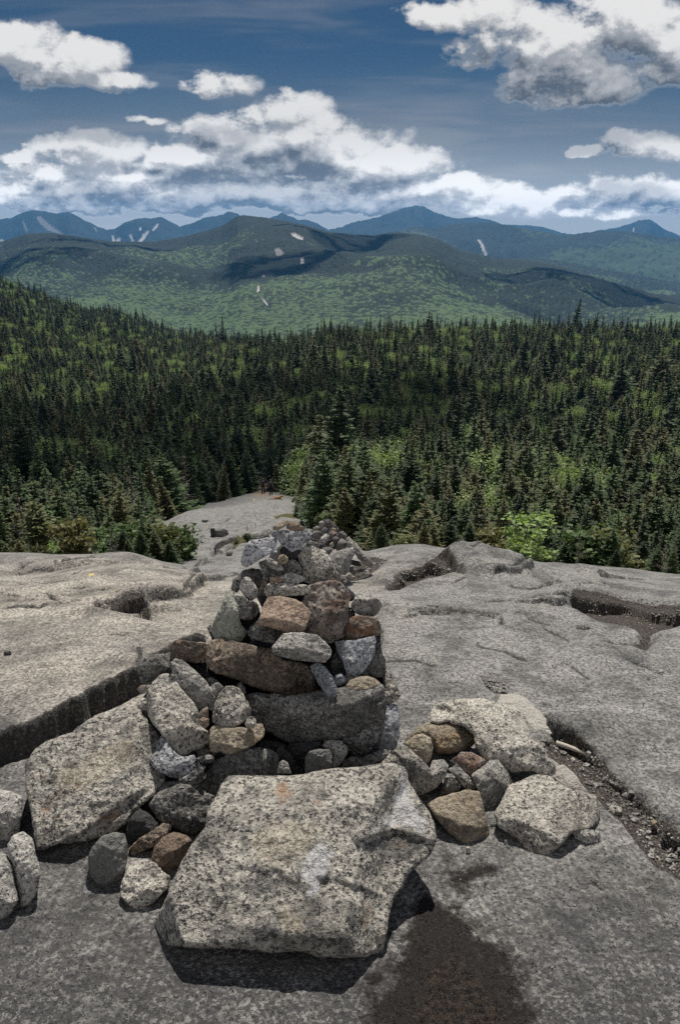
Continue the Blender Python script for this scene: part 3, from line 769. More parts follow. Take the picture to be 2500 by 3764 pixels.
    t = t + rough * size * (.022 * fbm(P3 / (size * .30) + s0, 3) + .011 * (1 - 2 * np.abs(fbm(P3 / (size * .12) + s0, 3)))) * np.minimum(1, .35 + dm / (.15 * size))
    for q, dep, soft in dents: t = t + dep * sstep(poly_sd(P2[:, 0], P2[:, 1], np.array(q)), -soft, soft)
    t = t + rough * .0022 * fbm(P3 / .014 + s0, 2)
    front_v = CAM + D * t[:, None]
    # the back
    T = .5 * size if T is None else T
    rin = max(dm.max(), 1e-4)
    prof = np.sqrt(np.clip(1 - (1 - np.minimum(dm / (.6 * rin), 1)) ** 2, 0, 1))
    c2 = P2.mean(0)
    P2b = P2 + (c2 - P2) * (.06 * prof[:, None])
    Db = raydir(P2b[:, 0], P2b[:, 1])
    tb = t + T * prof * (1 + .25 * fbm(P3 / (size * .5) + s0 + 9, 2))
    back_v = CAM + Db * tb[:, None]
    if 'ground' in globals() and A[1] < 8:         # do not dig far into the rock below
        back_v[:, 2] = np.maximum(back_v[:, 2], np.minimum(-.03, front_v[:, 2] - .01))
    nv = len(P2); bi = np.full(nv, -1); inn = np.nonzero(~border)[0]; bi[inn] = nv + np.arange(len(inn)); bi[border] = np.nonzero(border)[0]
    V = np.concatenate([front_v, back_v[inn]])
    FB = bi[F][:, ::-1]
    keep = ~(border[F].all(1))
    F2 = np.concatenate([F, FB[keep]])
    org = np.array([V[:, 0].mean(), V[:, 1].mean(), V[:, 2].min()])
    o = mesh_obj(name, V, F2, MAT[mat], loc=org)
    vp = np.r_[P2, P2[inn]]
    for key, q in paint:
        a_ = sstep(poly_sd(vp[:, 0], vp[:, 1], np.array(q)), -45, 45)
        if key in o.data.attributes:
            old = np.zeros(len(vp), np.float32); o.data.attributes[key].data.foreach_get('value', old); o.data.attributes[key].data.foreach_set('value', np.maximum(old, a_).astype(np.float32))
        else: attr(o, key, a_)
    return tag(o, label, cat, group)

def lump(label, c, radii, mat, seed, name='stone', group=None, sub=4, cat='stone', rot=0.0):
    """A whole boulder from all round, for the ones glimpsed deep in the gaps."""
    bm = bmesh.new(); bmesh.ops.create_icosphere(bm, subdivisions=sub, radius=1.0)
    V = np.array([v.co[:] for v in bm.verts]); F = np.array([[v.index for v in f.verts] for f in bm.faces]); bm.free()
    rng = np.random.default_rng(seed)
    for _ in range(9):                              # flat faces
        nrm = rng.normal(size=3); nrm /= np.linalg.norm(nrm); h = rng.uniform(.72, .9)
        over = np.maximum(V @ nrm - h, 0); V = V - nrm * over[:, None]
    V = V * (1 + .06 * fbm(V * 2.2 + seed, 3))[:, None] * np.array(radii)
    cr, sr = math.cos(rot), math.sin(rot)
    V = np.c_[V[:, 0] * cr - V[:, 1] * sr, V[:, 0] * sr + V[:, 1] * cr, V[:, 2]]
    V = V + np.array(c)
    o = mesh_obj(name, V, F, MAT[mat], loc=(c[0], c[1], V[:, 2].min()))
    return tag(o, label, cat, group)

CAIRN, REAR, LOOSE = 'stones of the front cairn', 'stones of the small rear cairn', 'loose stones round the cairn foot'
def yc(py, d=0.0):
    return float(np.interp(py, [1900, 2000, 2100, 2250, 2400, 2550, 2700, 2800], [2.26, 2.24, 2.20, 2.13, 2.07, 2.01, 1.96, 1.90])) + d

def A_(crop, label, pts, ridge, mat, top=18, front=78, d=0.0, **kw):
    if 'extra' in kw: kw['extra'] = [(a, b, *crop([(x, y)])[0]) for a, b, x, y in kw['extra']]
    r = crop([ridge])[0]
    return stone(label, crop(pts), r, yc(r[1], d), top, front, mat, group=kw.pop('group', CAIRN), **kw)
def G_(crop, label, pts, ridge, mat, top=18, front=78, **kw):
    if 'extra' in kw: kw['extra'] = [(a, b, *crop([(x, y)])[0]) for a, b, x, y in kw['extra']]
    r = crop([ridge])[0]
    return stone(label, crop(pts), r, None, top, front, mat, group=kw.pop('group', LOOSE), **kw)

# ---- the top of the cairn
A_(cD, 'tan cap stone on the very top of the cairn, left of its reddish neighbour', [(395, 192), (410, 165), (470, 130), (530, 108), (557, 120), (545, 150), (500, 180), (450, 205), (410, 208)], (480, 165), 'tan', 30, 80, -.02)
A_(cD, 'reddish brown flat cap stone on the very top of the cairn', [(535, 165), (550, 145), (572, 114), (620, 130), (680, 165), (708, 190), (690, 212), (640, 220), (570, 208), (530, 188)], (620, 165), 'brown', 35, 85, -.02)
A_(cD, 'pale wedge-shaped crown boulder holding up the two cap stones', [(383, 240), (400, 220), (450, 205), (560, 205), (640, 220), (710, 200), (770, 230), (783, 255), (760, 285), (720, 310), (690, 350), (640, 392), (580, 412), (530, 378), (480, 332), (445, 290), (400, 265)], (600, 285), 'white', 42, 85, 0, T=.12)
A_(cD, 'white lichened boulder high on the left of the cairn, tilting outwards', [(95, 500), (110, 440), (130, 370), (170, 320), (250, 298), (330, 283), (400, 272), (432, 290), (437, 330), (410, 382), (370, 432), (310, 462), (260, 490), (200, 532), (150, 557), (108, 545)], (240, 440), 'white', (45, -10), (85, -10), .0, T=.12)
A_(cD, 'small dark stone lying behind the white lichened boulder near the top', [(235, 290), (270, 250), (330, 235), (365, 250), (372, 285), (330, 300), (280, 305)], (310, 265), 'dark', 25, 80, .10)
A_(cD, 'tiny white chip wedged under the crown boulder', [(393, 405), (410, 388), (452, 410), (442, 437), (400, 442)], (420, 420), 'white', 30, 80, .0)
A_(cD, 'round tan cobble tucked below the crown boulder', [(443, 480), (460, 450), (490, 437), (525, 445), (547, 475), (547, 510), (520, 537), (480, 537), (452, 515)], (495, 485), 'tan', 40, 70, -.015, edge=.4, chips=1)
A_(cD, 'wedge-shaped stone with a sunlit edge below the round tan cobble', [(333, 482), (375, 473), (420, 500), (480, 540), (502, 575), (497, 602), (460, 602), (400, 582), (350, 542)], (425, 530), 'mid', (40, -15), 85, -.01)
A_(cD, 'dark upright stone left of the wedge under the white boulder', [(262, 520), (335, 488), (352, 542), (400, 587), (460, 607), (502, 600), (485, 645), (365, 690), (310, 650)], (350, 570), 'dark', 55, 88, .03)
A_(cD, 'dark rounded stone right of the wedge with the sunlit edge', [(495, 560), (540, 498), (590, 483), (640, 510), (677, 570), (682, 625), (640, 655), (570, 625), (495, 615)], (590, 540), 'dark', 50, 85, .02, edge=.2)
A_(cD, 'black stone in the hollow straight under the crown boulder', [(465, 395), (500, 363), (560, 395), (650, 385), (670, 440), (610, 485), (560, 478), (540, 450), (485, 435)], (560, 430), 'black', 55, 92, .05)
A_(cD, 'big grey banded boulder on the upper right shoulder of the cairn', [(640, 440), (670, 400), (713, 353), (770, 358), (830, 388), (890, 398), (927, 450), (962, 510), (982, 560), (1012, 610), (1092, 660), (1112, 702), (1102, 722), (1000, 692), (880, 702), (760, 722), (695, 692), (690, 620), (690, 560), (650, 500)], (830, 560), 'pale', (38, 12), (85, -8), .0, T=.16, extra=[(70, -45, 790, 470)])
A_(cD, 'thin reddish grey chip lying beside the pointed stone', [(367, 680), (372, 660), (430, 650), (480, 646), (497, 665), (492, 702), (430, 714), (375, 720)], (430, 672), 'brown', 20, 85, -.03)
A_(cD, 'pointed greenish grey stone balanced on the long pale flat stone', [(473, 650), (530, 620), (575, 611), (620, 625), (690, 655), (714, 675), (690, 697), (640, 712), (560, 707), (500, 702), (488, 668)], (600, 660), 'mid', (55, -30), (65, 40), -.03)
A_(cD, 'long pale flat stone laid level across the cairn below the pointed stone', [(323, 770), (343, 725), (400, 713), (500, 708), (600, 718), (720, 733), (757, 770), (747, 802), (680, 827), (600, 832), (500, 842), (400, 852), (338, 842), (323, 812)], (540, 768), 'pale', 22, 86, -.03)
A_(cD, 'dark stone jutting out on the left edge under the white boulder', [(-2, 760), (20, 680), (70, 640), (120, 590), (200, 575), (275, 585), (305, 640), (290, 720), (260, 770), (200, 730), (150, 690), (100, 720), (80, 760), (60, 805), (8, 792)], (150, 640), 'dark', 45, 92, .06)
A_(cD, 'knobbly grey stone standing upright on the left of the cairn', [(78, 760), (95, 705), (130, 658), (170, 660), (197, 690), (232, 740), (262, 800), (252, 842), (210, 872), (170, 887), (130, 842), (98, 800)], (165, 760), 'mid', (60, -25), (85, 20), -.01)
A_(cD, 'narrow dark stone standing beside the end of the long pale flat stone', [(278, 760), (288, 690), (320, 668), (347, 690), (352, 722), (325, 762), (332, 832), (342, 852), (285, 845)], (310, 740), 'rust', 60, 88, .01)
A_(cD, 'small pale wedge sticking out left of the knobbly upright stone', [(13, 870), (28, 823), (70, 808), (112, 840), (147, 872), (120, 907), (70, 902)], (75, 850), 'mid', 25, 85, -.005)
A_(cD, 'dark angular stone under the knobbly upright stone', [(38, 1000), (60, 940), (110, 898), (150, 883), (200, 888), (255, 920), (265, 965), (242, 1025), (190, 1065), (120, 1064), (58, 1042)], (140, 950), 'dark', 40, 80, -.02)
A_(cD, 'brown block with a smooth sunlit top in the middle of the cairn', [(253, 1100), (280, 1040), (310, 940), (345, 858), (400, 843), (500, 848), (620, 878), (680, 908), (730, 960), (767, 1000), (752, 1052), (722, 1112), (690, 1182), (640, 1203), (540, 1192), (480, 1162), (400, 1142), (300, 1122), (253, 1127)], (500, 1070), 'brown', 30, (92, -6), -.09, T=.16, chips=2, extra=[(70, 55, 700, 1060)], edge=.05)
A_(cD, 'large pinkish boulder with white blotches right of the brown block', [(745, 790), (748, 735), (830, 708), (900, 698), (1000, 688), (1060, 718), (1112, 780), (1142, 830), (1122, 920), (1122, 1000), (1112, 1080), (1072, 1172), (1065, 1235), (1000, 1265), (930, 1292), (880, 1262), (820, 1212), (690, 1178), (722, 1110), (752, 1050), (767, 1000), (730, 960), (690, 900), (700, 838)], (900, 1125), 'pink', 52, 105, -.03, T=.2, rough=1.5)
A_(cD, 'blue grey slab leaning behind the pinkish boulder', [(995, 700), (1040, 688), (1100, 728), (1152, 790), (1207, 830), (1192, 862), (1150, 892), (1125, 865), (1110, 795), (1040, 725)], (1120, 790), 'blue', (55, 30), (80, 30), .05)
A_(cD, 'stone with a flat sunlit top at the right end of the cairn', [(1153, 930), (1180, 870), (1210, 809), (1280, 818), (1370, 838), (1432, 888), (1447, 925), (1432, 962), (1400, 1012), (1340, 1045), (1280, 1045), (1210, 1003), (1168, 972)], (1310, 878), 'mid', 12, (95, 8), .02, T=.12, chips=2)
A_(cD, 'small dark filler stone below the flat-topped right end stone', [(1105, 1005), (1130, 945), (1168, 955), (1192, 1000), (1187, 1035), (1115, 1060)], (1150, 990), 'dark', 40, 85, .06)
A_(cD, 'rusty black slab on the right of the cairn under the pinkish boulder', [(1095, 1095), (1150, 1048), (1230, 1028), (1330, 1040), (1392, 1045), (1432, 1110), (1442, 1172), (1422, 1202), (1350, 1232), (1260, 1262), (1150, 1285), (1060, 1285), (1058, 1200), (1085, 1150)], (1250, 1150), 'rust', 42, 88, .0, T=.16)
A_(cD, 'dark stone with a pale nose below the brown block', [(158, 1180), (190, 1130), (250, 1080), (262, 1122), (400, 1142), (482, 1162), (515, 1195), (465, 1245), (422, 1295), (340, 1284), (250, 1262), (168, 1222)], (250, 1180), 'dark', 40, 85, -.02)
A_(cA, 'pale greenish slab leaning upright on the left side of the cairn', [(438, 750), (448, 680), (500, 580), (530, 503), (560, 508), (595, 560), (602, 600), (592, 650), (602, 700), (642, 740), (605, 800), (540, 805), (520, 800), (470, 800)], (545, 700), 'green', (60, -30), (85, 40), -.02, T=.12)
A_(cA, 'little dark stone behind the foot of the pale leaning slab', [(408, 715), (430, 698), (450, 740), (475, 770), (440, 795), (428, 760)], (440, 745), 'dark', 30, 85, .08)
# ---- the middle tier
A_(cF, 'flat grey slab on the front of the cairn with a dark underside', [(145, 605), (150, 560), (262, 432), (390, 416), (605, 436), (730, 548), (762, 598), (752, 664), (694, 722), (590, 716), (360, 694), (235, 660), (172, 634)], (450, 585), 'mid', 26, 102, -.13, T=.14, chips=3, extra=[(80, 20, 690, 640)])
A_(cF, 'pale bluish triangular slab standing on its point right of the flat grey slab', [(798, 510), (880, 503), (1000, 503), (1110, 478), (1222, 448), (1227, 510), (1212, 620), (1172, 720), (1120, 802), (1060, 852), (1000, 877), (950, 852), (908, 790), (878, 700), (828, 610)], (1000, 720), 'blue', 52, (72, 20), -.02, T=.12)
A_(cF, 'dark speckled stone at the right edge behind the pale triangular slab', [(1223, 440), (1270, 378), (1307, 390), (1302, 480), (1282, 560), (1292, 620), (1332, 700), (1332, 800), (1292, 882), (1180, 875), (1085, 855), (1150, 775), (1200, 645), (1220, 530)], (1250, 640), 'dark', (45, 25), (85, 30), .03, T=.14)
A_(cF, 'narrow grey stone leaning out below the flat grey slab', [(543, 770), (590, 733), (650, 738), (712, 790), (772, 880), (812, 970), (827, 1040), (802, 1087), (750, 1082), (698, 1042), (638, 960), (598, 880), (558, 820)], (720, 900), 'blue', (55, 40), (75, -35), -.08, T=.08)
A_(cF, 'round bluish cobble between the leaning stone and the oval tan stone', [(778, 900), (810, 848), (860, 838), (912, 870), (932, 920), (902, 962), (840, 984), (798, 952)], (855, 900), 'blue', 45, 75, -.02, edge=.35)
A_(cF, 'dark stone in the gap left of the pale triangular slab', [(765, 790), (775, 660), (815, 620), (860, 700), (885, 780), (850, 830), (790, 840)], (820, 720), 'dark', 55, 90, .05)
A_(cF, 'smooth oval tan stone resting on the big dark base slab', [(918, 970), (960, 918), (1040, 883), (1140, 872), (1222, 898), (1277, 950), (1282, 992), (1220, 1025), (1130, 1065), (1050, 1069), (970, 1043), (928, 1012)], (1080, 1000), 'tan', 32, 82, -.04, edge=.22, chips=2, T=.1)
A_(cA, 'long rusty brown slab across the front of the cairn', [(403, 900), (413, 840), (445, 788), (490, 778), (560, 798), (650, 818), (740, 838), (795, 848), (830, 900), (990, 935), (1005, 960), (1018, 1000), (1040, 1080), (980, 1112), (880, 1122), (800, 1097), (700, 1062), (620, 1032), (550, 1002), (480, 982), (418, 950)], (660, 850), 'rust', 24, 90, -.05, T=.24, rough=1.5, chips=3, extra=[(80, -40, 450, 900)])
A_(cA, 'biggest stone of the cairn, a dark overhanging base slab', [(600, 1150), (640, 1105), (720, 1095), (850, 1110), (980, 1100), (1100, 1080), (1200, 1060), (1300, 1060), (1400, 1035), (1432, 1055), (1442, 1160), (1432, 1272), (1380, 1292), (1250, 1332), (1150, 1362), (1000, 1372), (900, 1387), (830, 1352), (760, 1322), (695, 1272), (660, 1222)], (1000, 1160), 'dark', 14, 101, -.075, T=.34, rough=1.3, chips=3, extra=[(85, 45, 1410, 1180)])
# ---- the left flank
A_(cE, 'large speckled boulder leaning on the left flank of the cairn', [(88, 760), (108, 690), (160, 608), (230, 528), (300, 518), (362, 540), (384, 590), (442, 680), (522, 760), (582, 850), (592, 930), (602, 1000), (642, 1050), (702, 1090), (702, 1182), (620, 1224), (540, 1254), (470, 1302), (410, 1302), (350, 1242), (288, 1140), (228, 1062), (148, 960), (98, 860)], (470, 1120), 'pale', (42, -18), (82, 12), -.10, T=.2, extra=[(70, -60, 200, 950)])
A_(cE, 'long grey stone sloping down above the large speckled boulder', [(323, 430), (338, 400), (375, 370), (432, 385), (512, 440), (602, 520), (672, 590), (702, 640), (722, 690), (772, 740), (752, 792), (690, 832), (638, 832), (568, 780), (478, 700), (408, 620), (368, 552), (358, 500)], (590, 700), 'mid', (45, 22), (80, -20), -.04, T=.12)
A_(cE, 'rust-stained dark stone at the left end of the long rusty slab', [(328, 270), (343, 220), (385, 188), (440, 198), (540, 208), (640, 218), (702, 235), (692, 300), (682, 362), (650, 402), (560, 404), (450, 392), (380, 372), (333, 322)], (520, 230), 'rust', 22, 82, .0, T=.14, rough=2)
A_(cE, 'blunt stone with a dark face at the far left of the upper flank', [(18, 440), (50, 378), (130, 338), (240, 328), (332, 308), (356, 380), (337, 442), (300, 484), (230, 544), (170, 604), (110, 626), (58, 604), (28, 542)], (190, 420), 'dark', 30, 92, .04, T=.16)
A_(cE, 'triangular speckled boulder perched on the left of the dark base slab', [(733, 930), (760, 800), (798, 710), (860, 638), (930, 633), (992, 660), (1042, 740), (1082, 810), (1102, 870), (1082, 932), (1000, 992), (930, 1037), (850, 1032), (780, 1002), (738, 972)], (920, 950), 'pale', 45, 82, -.09, T=.15, extra=[(65, 50, 1040, 900)])
A_(cE, 'flat pale stone with a scooped top under the triangular boulder', [(708, 1060), (750, 1008), (830, 1018), (900, 1038), (1000, 1033), (1080, 1043), (1150, 998), (1212, 1003), (1232, 1060), (1217, 1122), (1130, 1192), (1050, 1232), (950, 1272), (880, 1287), (810, 1257), (718, 1267), (710, 1180)], (960, 1225), 'tan', 40, 88, -.10, T=.14)
A_(cE, 'small pale nub beside the triangular boulder', [(1043, 1000), (1070, 938), (1110, 918), (1152, 950), (1152, 992), (1130, 1037), (1068, 1042)], (1100, 990), 'pale', 45, 80, -.11)
A_(cE, 'upper of two tan chips wedged against the large speckled boulder', [(578, 920), (620, 868), (685, 826), (692, 880), (692, 942), (640, 932), (600, 952)], (650, 890), 'tan', (50, -20), 85, -.11)
A_(cE, 'lower of two tan chips wedged against the large speckled boulder', [(592, 965), (640, 930), (702, 950), (697, 1012), (660, 1047), (618, 1012)], (650, 965), 'brown', 40, 88, -.115)
A_(cE, 'small grey pyramid stone above the triangular boulder', [(698, 650), (750, 608), (790, 598), (837, 645), (800, 702), (770, 732), (718, 692)], (760, 650), 'mid', (50, -30), (80, 30), -.05)
A_(cE, 'sliver of dark stone behind the small grey pyramid stone', [(680, 560), (720, 545), (770, 575), (860, 640), (830, 645), (790, 600), (750, 612), (700, 645)], (760, 590), 'dark', 35, 85, .0)
A_(cE, 'small lichened stone squeezed under the long rusty slab', [(965, 615), (1005, 595), (1042, 640), (1058, 705), (1020, 705), (985, 655)], (1010, 650), 'dark', 45, 85, -.04)
A_(cE, 'little pale stone poking out left of the large speckled boulder, the upper one', [(3, 660), (50, 623), (142, 623), (130, 662), (90, 692), (30, 692)], (75, 655), 'pink', 30, 80, .0)
A_(cE, 'little pale stone poking out left of the large speckled boulder, the lower one', [(3, 790), (40, 748), (90, 748), (106, 800), (102, 862), (50, 862), (18, 842)], (60, 800), 'pale', 40, 80, -.02)
A_(cE, 'white speckled stone under the large speckled boulder', [(128, 1330), (190, 1258), (198, 1180), (250, 1108), (312, 1158), (350, 1238), (410, 1306), (480, 1318), (550, 1298), (602, 1380), (592, 1442), (540, 1494), (430, 1518), (330, 1504), (228, 1454), (158, 1402)], (400, 1440), 'white', (38, -8), 80, -.10, T=.14, edge=.16)
A_(cE, 'thin dark flat stone right of the white speckled stone', [(558, 1340), (620, 1308), (700, 1288), (742, 1310), (752, 1352), (680, 1378), (600, 1368)], (660, 1335), 'dark', 30, 85, -.08)
A_(cE, 'dark filler stone below the large speckled boulder', [(560, 1290), (590, 1240), (660, 1215), (740, 1250), (800, 1290), (735, 1300), (650, 1300), (600, 1320)], (650, 1265), 'dark', 40, 85, -.03)
# ---- the foot of the cairn, behind the front slab
A_(cH, 'broad dark stone with a rusty left end behind the front slab', [(303, 240), (330, 198), (380, 128), (450, 88), (560, 62), (640, 68), (682, 100), (688, 160), (670, 240), (460, 260), (410, 282), (370, 304), (318, 264)], (480, 150), 'dark', 42, 78, -.08, T=.18)
A_(cA, 'smooth black heart-shaped stone deep under the base slab', [(865, 1425), (885, 1385), (980, 1375), (1065, 1372), (1078, 1400), (1010, 1440), (985, 1500), (940, 1490), (885, 1462)], (960, 1420), 'black', 45, 85, .0, edge=.2)
A_(cF, 'squared grey block standing just behind the front slab', [(495, 1720), (540, 1658), (620, 1638), (740, 1643), (772, 1700), (762, 1780), (755, 1900), (490, 1900)], (620, 1720), 'grey', 38, (80, -12), -.10, T=.12, extra=[(75, 55, 745, 1730)])
A_(cF, 'rounded speckled stone behind the squared grey block', [(668, 1610), (700, 1553), (780, 1538), (870, 1548), (932, 1610), (932, 1680), (882, 1762), (830, 1812), (765, 1830), (768, 1700), (740, 1645)], (820, 1660), 'mid', 48, 80, -.03, edge=.2, T=.12)
A_(cF, 'small cone-shaped stone peeping over the front slab', [(195, 1890), (220, 1778), (260, 1748), (302, 1775), (345, 1890)], (265, 1810), 'mid', 55, 80, -.11)
A_(cF, 'dark stone left of the small cone-shaped stone', [(190, 1640), (240, 1600), (330, 1680), (380, 1760), (420, 1850), (345, 1860), (300, 1765), (250, 1740), (210, 1770)], (290, 1720), 'black', 50, 88, -.04)
A_(cF, 'dark knobbly stone under the right end of the base slab', [(870, 1540), (960, 1470), (1100, 1425), (1240, 1385), (1302, 1395), (1292, 1500), (1202, 1602), (1150, 1682), (1080, 1714), (1000, 1694), (938, 1645)], (1100, 1560), 'dark', 50, 88, -.01, T=.16, rough=1.6)
A_(cF, 'tall grey stone with a pale sunlit side at the right foot of the cairn', [(1200, 1620), (1228, 1500), (1228, 1380), (1308, 1278), (1320, 1160), (1360, 1158), (1450, 1173), (1478, 1240), (1472, 1400), (1482, 1480), (1452, 1562), (1442, 1622), (1380, 1644), (1280, 1640)], (1370, 1400), 'blue', (50, 45), (82, -5), .02, T=.16)
A_(cF, 'pale coarse stone sticking out on the right flank of the cairn', [(1318, 850), (1335, 820), (1382, 815), (1422, 900), (1472, 1010), (1492, 1070), (1462, 1112), (1380, 1164), (1325, 1155), (1320, 1050), (1335, 950)], (1400, 1080), 'pale', (40, 20), 82, .05, T=.14)
A_(cF, 'dark stone low on the right behind the front slab', [(860, 1853), (900, 1760), (980, 1710), (1080, 1725), (1160, 1700), (1290, 1640), (1390, 1650), (1300, 1760), (1180, 1853), (1160, 1900), (860, 1900)], (1080, 1760), 'dark', 45, 85, -.02, T=.14)
A_(cF, 'dark flat stone in the gap left under the base slab', [(-30, 1600), (60, 1540), (200, 1560), (300, 1600), (260, 1680), (190, 1660), (60, 1640)], (130, 1610), 'black', 40, 85, .02)
# ---- stones lying on the bare rock
FRONT = cH([(450, 200), (600, 197), (740, 204), (900, 174), (1100, 154), (1250, 136), (1302, 170), (1312, 230), (1352, 300), (1402, 370), (1432, 430), (1442, 500), (1412, 570), (1362, 620), (1302, 670), (1272, 740), (1232, 790), (1212, 880), (1202, 960), (1187, 1042), (1120, 1064), (1000, 1069), (880, 1066), (790, 1037), (650, 1043), (500, 1028), (350, 1018), (230, 1018), (138, 1003), (78, 910), (128, 830), (168, 730), (218, 620), (268, 530), (338, 450), (348, 360), (388, 300), (418, 240)])
stone('huge pale speckled front slab with rusty stains, leaning against the cairn foot', FRONT, cH([(650, 965)])[0], 1.30, (24, 2), 84, 'slab', T=.14, group=LOOSE, edge=.03, rough=.8, chips=2, k=.01,
      paint=[('rusty', cH([(670, 220), (740, 225), (760, 300), (700, 330), (660, 280)])), ('rusty', cH([(830, 300), (890, 310), (880, 345), (835, 340)])), ('white', cH([(1270, 150), (1310, 190), (1330, 300), (1400, 400), (1400, 475), (1360, 490), (1310, 455), (1230, 450), (1110, 480), (1200, 380), (1260, 260)])),
             ('white', cH([(880, 500), (960, 560), (940, 640), (880, 760), (820, 800), (790, 640), (830, 540)])), ('warm', cH([(600, 420), (760, 400), (900, 440), (860, 560), (720, 640), (580, 620), (540, 520)])), ('warm', cH([(650, 780), (800, 860), (820, 960), (700, 950)])), ('sooty', cH([(540, 650), (680, 660), (700, 740), (620, 780), (540, 800), (500, 730)])),
             ('sooty', cH([(1060, 520), (1250, 470), (1390, 500), (1400, 560), (1280, 620), (1180, 600)])), ('sooty', cH([(565, 350), (605, 350), (600, 400), (570, 400)])), ('sooty', cH([(350, 930), (640, 900), (700, 960), (640, 990), (380, 1000)]))],
      dents=[(cH([(1050, 515), (1250, 462), (1390, 500), (1470, 560), (1330, 690), (1240, 800), (1100, 720)]), .014, 5), (cH([(480, 640), (690, 655), (760, 760), (720, 900), (500, 900), (420, 780)]), .006, 14), (cH([(870, 690), (930, 690), (920, 730), (880, 730)]), .012, 8), (cH([(960, 700), (1130, 750), (1240, 800), (1215, 900), (1120, 830), (1000, 780)]), .008, 8)],
      extra=[(78, -55, *cH([(175, 760)])[0]), (33, -14, *cH([(500, 800)])[0])], name='rock_slab')
G_(cB, 'big tilted slab with orange stains left of the cairn', [(143, 800), (200, 718), (300, 658), (420, 608), (520, 538), (640, 488), (720, 463), (792, 490), (852, 560), (902, 620), (922, 680), (897, 740), (890, 790), (942, 850), (952, 880), (902, 962), (830, 1024), (760, 1084), (720, 1144), (620, 1194), (520, 1234), (420, 1244), (330, 1264), (208, 1294), (198, 1180), (178, 1080), (148, 950)], (430, 1160), 'slab', (26, 8), (84, 10), zb=.03, T=.2, edge=.02, chips=4, extra=[(75, 45, 850, 990)], name='rock_slab', k=.006, paint=[('rusty', cB([(560, 1090), (700, 1050), (740, 1090), (640, 1130), (560, 1140)])), ('rusty', cB([(240, 1050), (300, 1040), (310, 1090), (250, 1110)])), ('warm', cB([(300, 850), (560, 700), (800, 620), (760, 800), (500, 980), (320, 950)])), ('sooty', cB([(500, 1010), (640, 1000), (640, 1060), (500, 1080)]))])
G_(cB, 'grey rounded boulder cut by the left picture edge, the uppermost of three', [(-160, 1000), (-60, 940), (60, 958), (127, 990), (117, 1100), (102, 1202), (50, 1254), (-60, 1270), (-150, 1200)], (40, 1130), 'mid', 25, 80, T=.2, edge=.15)
G_(cB, 'long upright grey stone beside the left picture edge', [(43, 1260), (80, 1208), (130, 1188), (182, 1230), (202, 1320), (227, 1410), (212, 1522), (170, 1604), (120, 1634), (98, 1550), (88, 1450), (58, 1340)], (150, 1420), 'mid', (35, 10), (80, 15), T=.12, edge=.18)
G_(cB, 'grey rounded boulder at the left picture edge, lowest of three', [(-170, 1400), (-80, 1320), (0, 1308), (42, 1330), (77, 1400), (82, 1480), (102, 1580), (60, 1654), (0, 1694), (-100, 1710)], (30, 1540), 'mid', 28, 80, T=.2, edge=.15)
G_(cB, 'squarish dark grey boulder in front of the big tilted slab', [(508, 1330), (540, 1268), (590, 1213), (650, 1193), (712, 1200), (732, 1270), (727, 1362), (692, 1462), (620, 1508), (560, 1492), (518, 1432)], (620, 1292), 'grey', 24, (78, -8), T=.13, edge=.1, extra=[(72, 55, 700, 1330)])
G_(cB, 'black stone in the shadow under the edge of the big tilted slab', [(722, 1200), (740, 1118), (800, 1056), (852, 1080), (907, 1140), (897, 1184), (820, 1224), (760, 1264), (733, 1264)], (820, 1130), 'black', 40, 80, T=.12, edge=.15)
G_(cB, 'narrow flat sliver of stone between the dark boulder and the brown one', [(738, 1290), (800, 1228), (870, 1188), (940, 1138), (987, 1150), (972, 1202), (920, 1254), (830, 1294), (760, 1324)], (850, 1240), 'rust', (28, 15), 80, T=.06)
G_(cB, 'rounded brown boulder left of the front slab', [(873, 1340), (888, 1280), (940, 1218), (1000, 1193), (1070, 1208), (1104, 1240), (1084, 1312), (1020, 1394), (980, 1434), (930, 1424), (888, 1392)], (960, 1330), 'brown', (38, -15), (80, 12), T=.12, edge=.2)
G_(cB, 'knobbly pale stone nearest the camera left of the front slab', [(693, 1510), (720, 1438), (760, 1368), (830, 1343), (890, 1368), (930, 1418), (977, 1450), (962, 1512), (900, 1574), (820, 1638), (750, 1614), (698, 1562)], (830, 1540), 'pale', 24, 76, T=.12, rough=1.7)
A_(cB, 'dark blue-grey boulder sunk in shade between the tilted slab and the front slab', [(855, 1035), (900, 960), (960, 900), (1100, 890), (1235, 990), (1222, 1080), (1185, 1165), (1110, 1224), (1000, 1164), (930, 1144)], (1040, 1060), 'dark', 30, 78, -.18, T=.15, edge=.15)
A_(cB, 'small lumpy stone sitting on the dark blue-grey boulder', [(983, 950), (1020, 913), (1090, 918), (1142, 960), (1162, 1002), (1100, 1044), (1020, 1034), (985, 1002)], (1080, 985), 'dark', 40, 80, -.20, rough=2)
A_(cB, 'small dark chip right of the small lumpy stone', [(1148, 1010), (1190, 973), (1237, 980), (1217, 1032), (1160, 1038)], (1190, 1000), 'dark', 40, 82, -.19)
A_(cB, 'dark stone under the white speckled stone', [(1030, 890), (1100, 850), (1150, 800), (1185, 810), (1160, 900), (1130, 945), (1060, 935)], (1110, 890), 'dark', 45, 85, -.12)
G_(cC, 'largest pale slab right of the cairn, with a shaded front edge', [(373, 280), (400, 243), (520, 222), (620, 222), (690, 238), (760, 258), (822, 300), (852, 400), (902, 440), (932, 490), (967, 545), (972, 587), (932, 594), (860, 564), (760, 574), (690, 545), (630, 505), (588, 455), (583, 390), (520, 344), (460, 329), (400, 334), (370, 322)], (740, 468), 'pale', (16, 4), (88, -14), zb=.06, T=.12, edge=.03, name='rock_slab', k=.01)
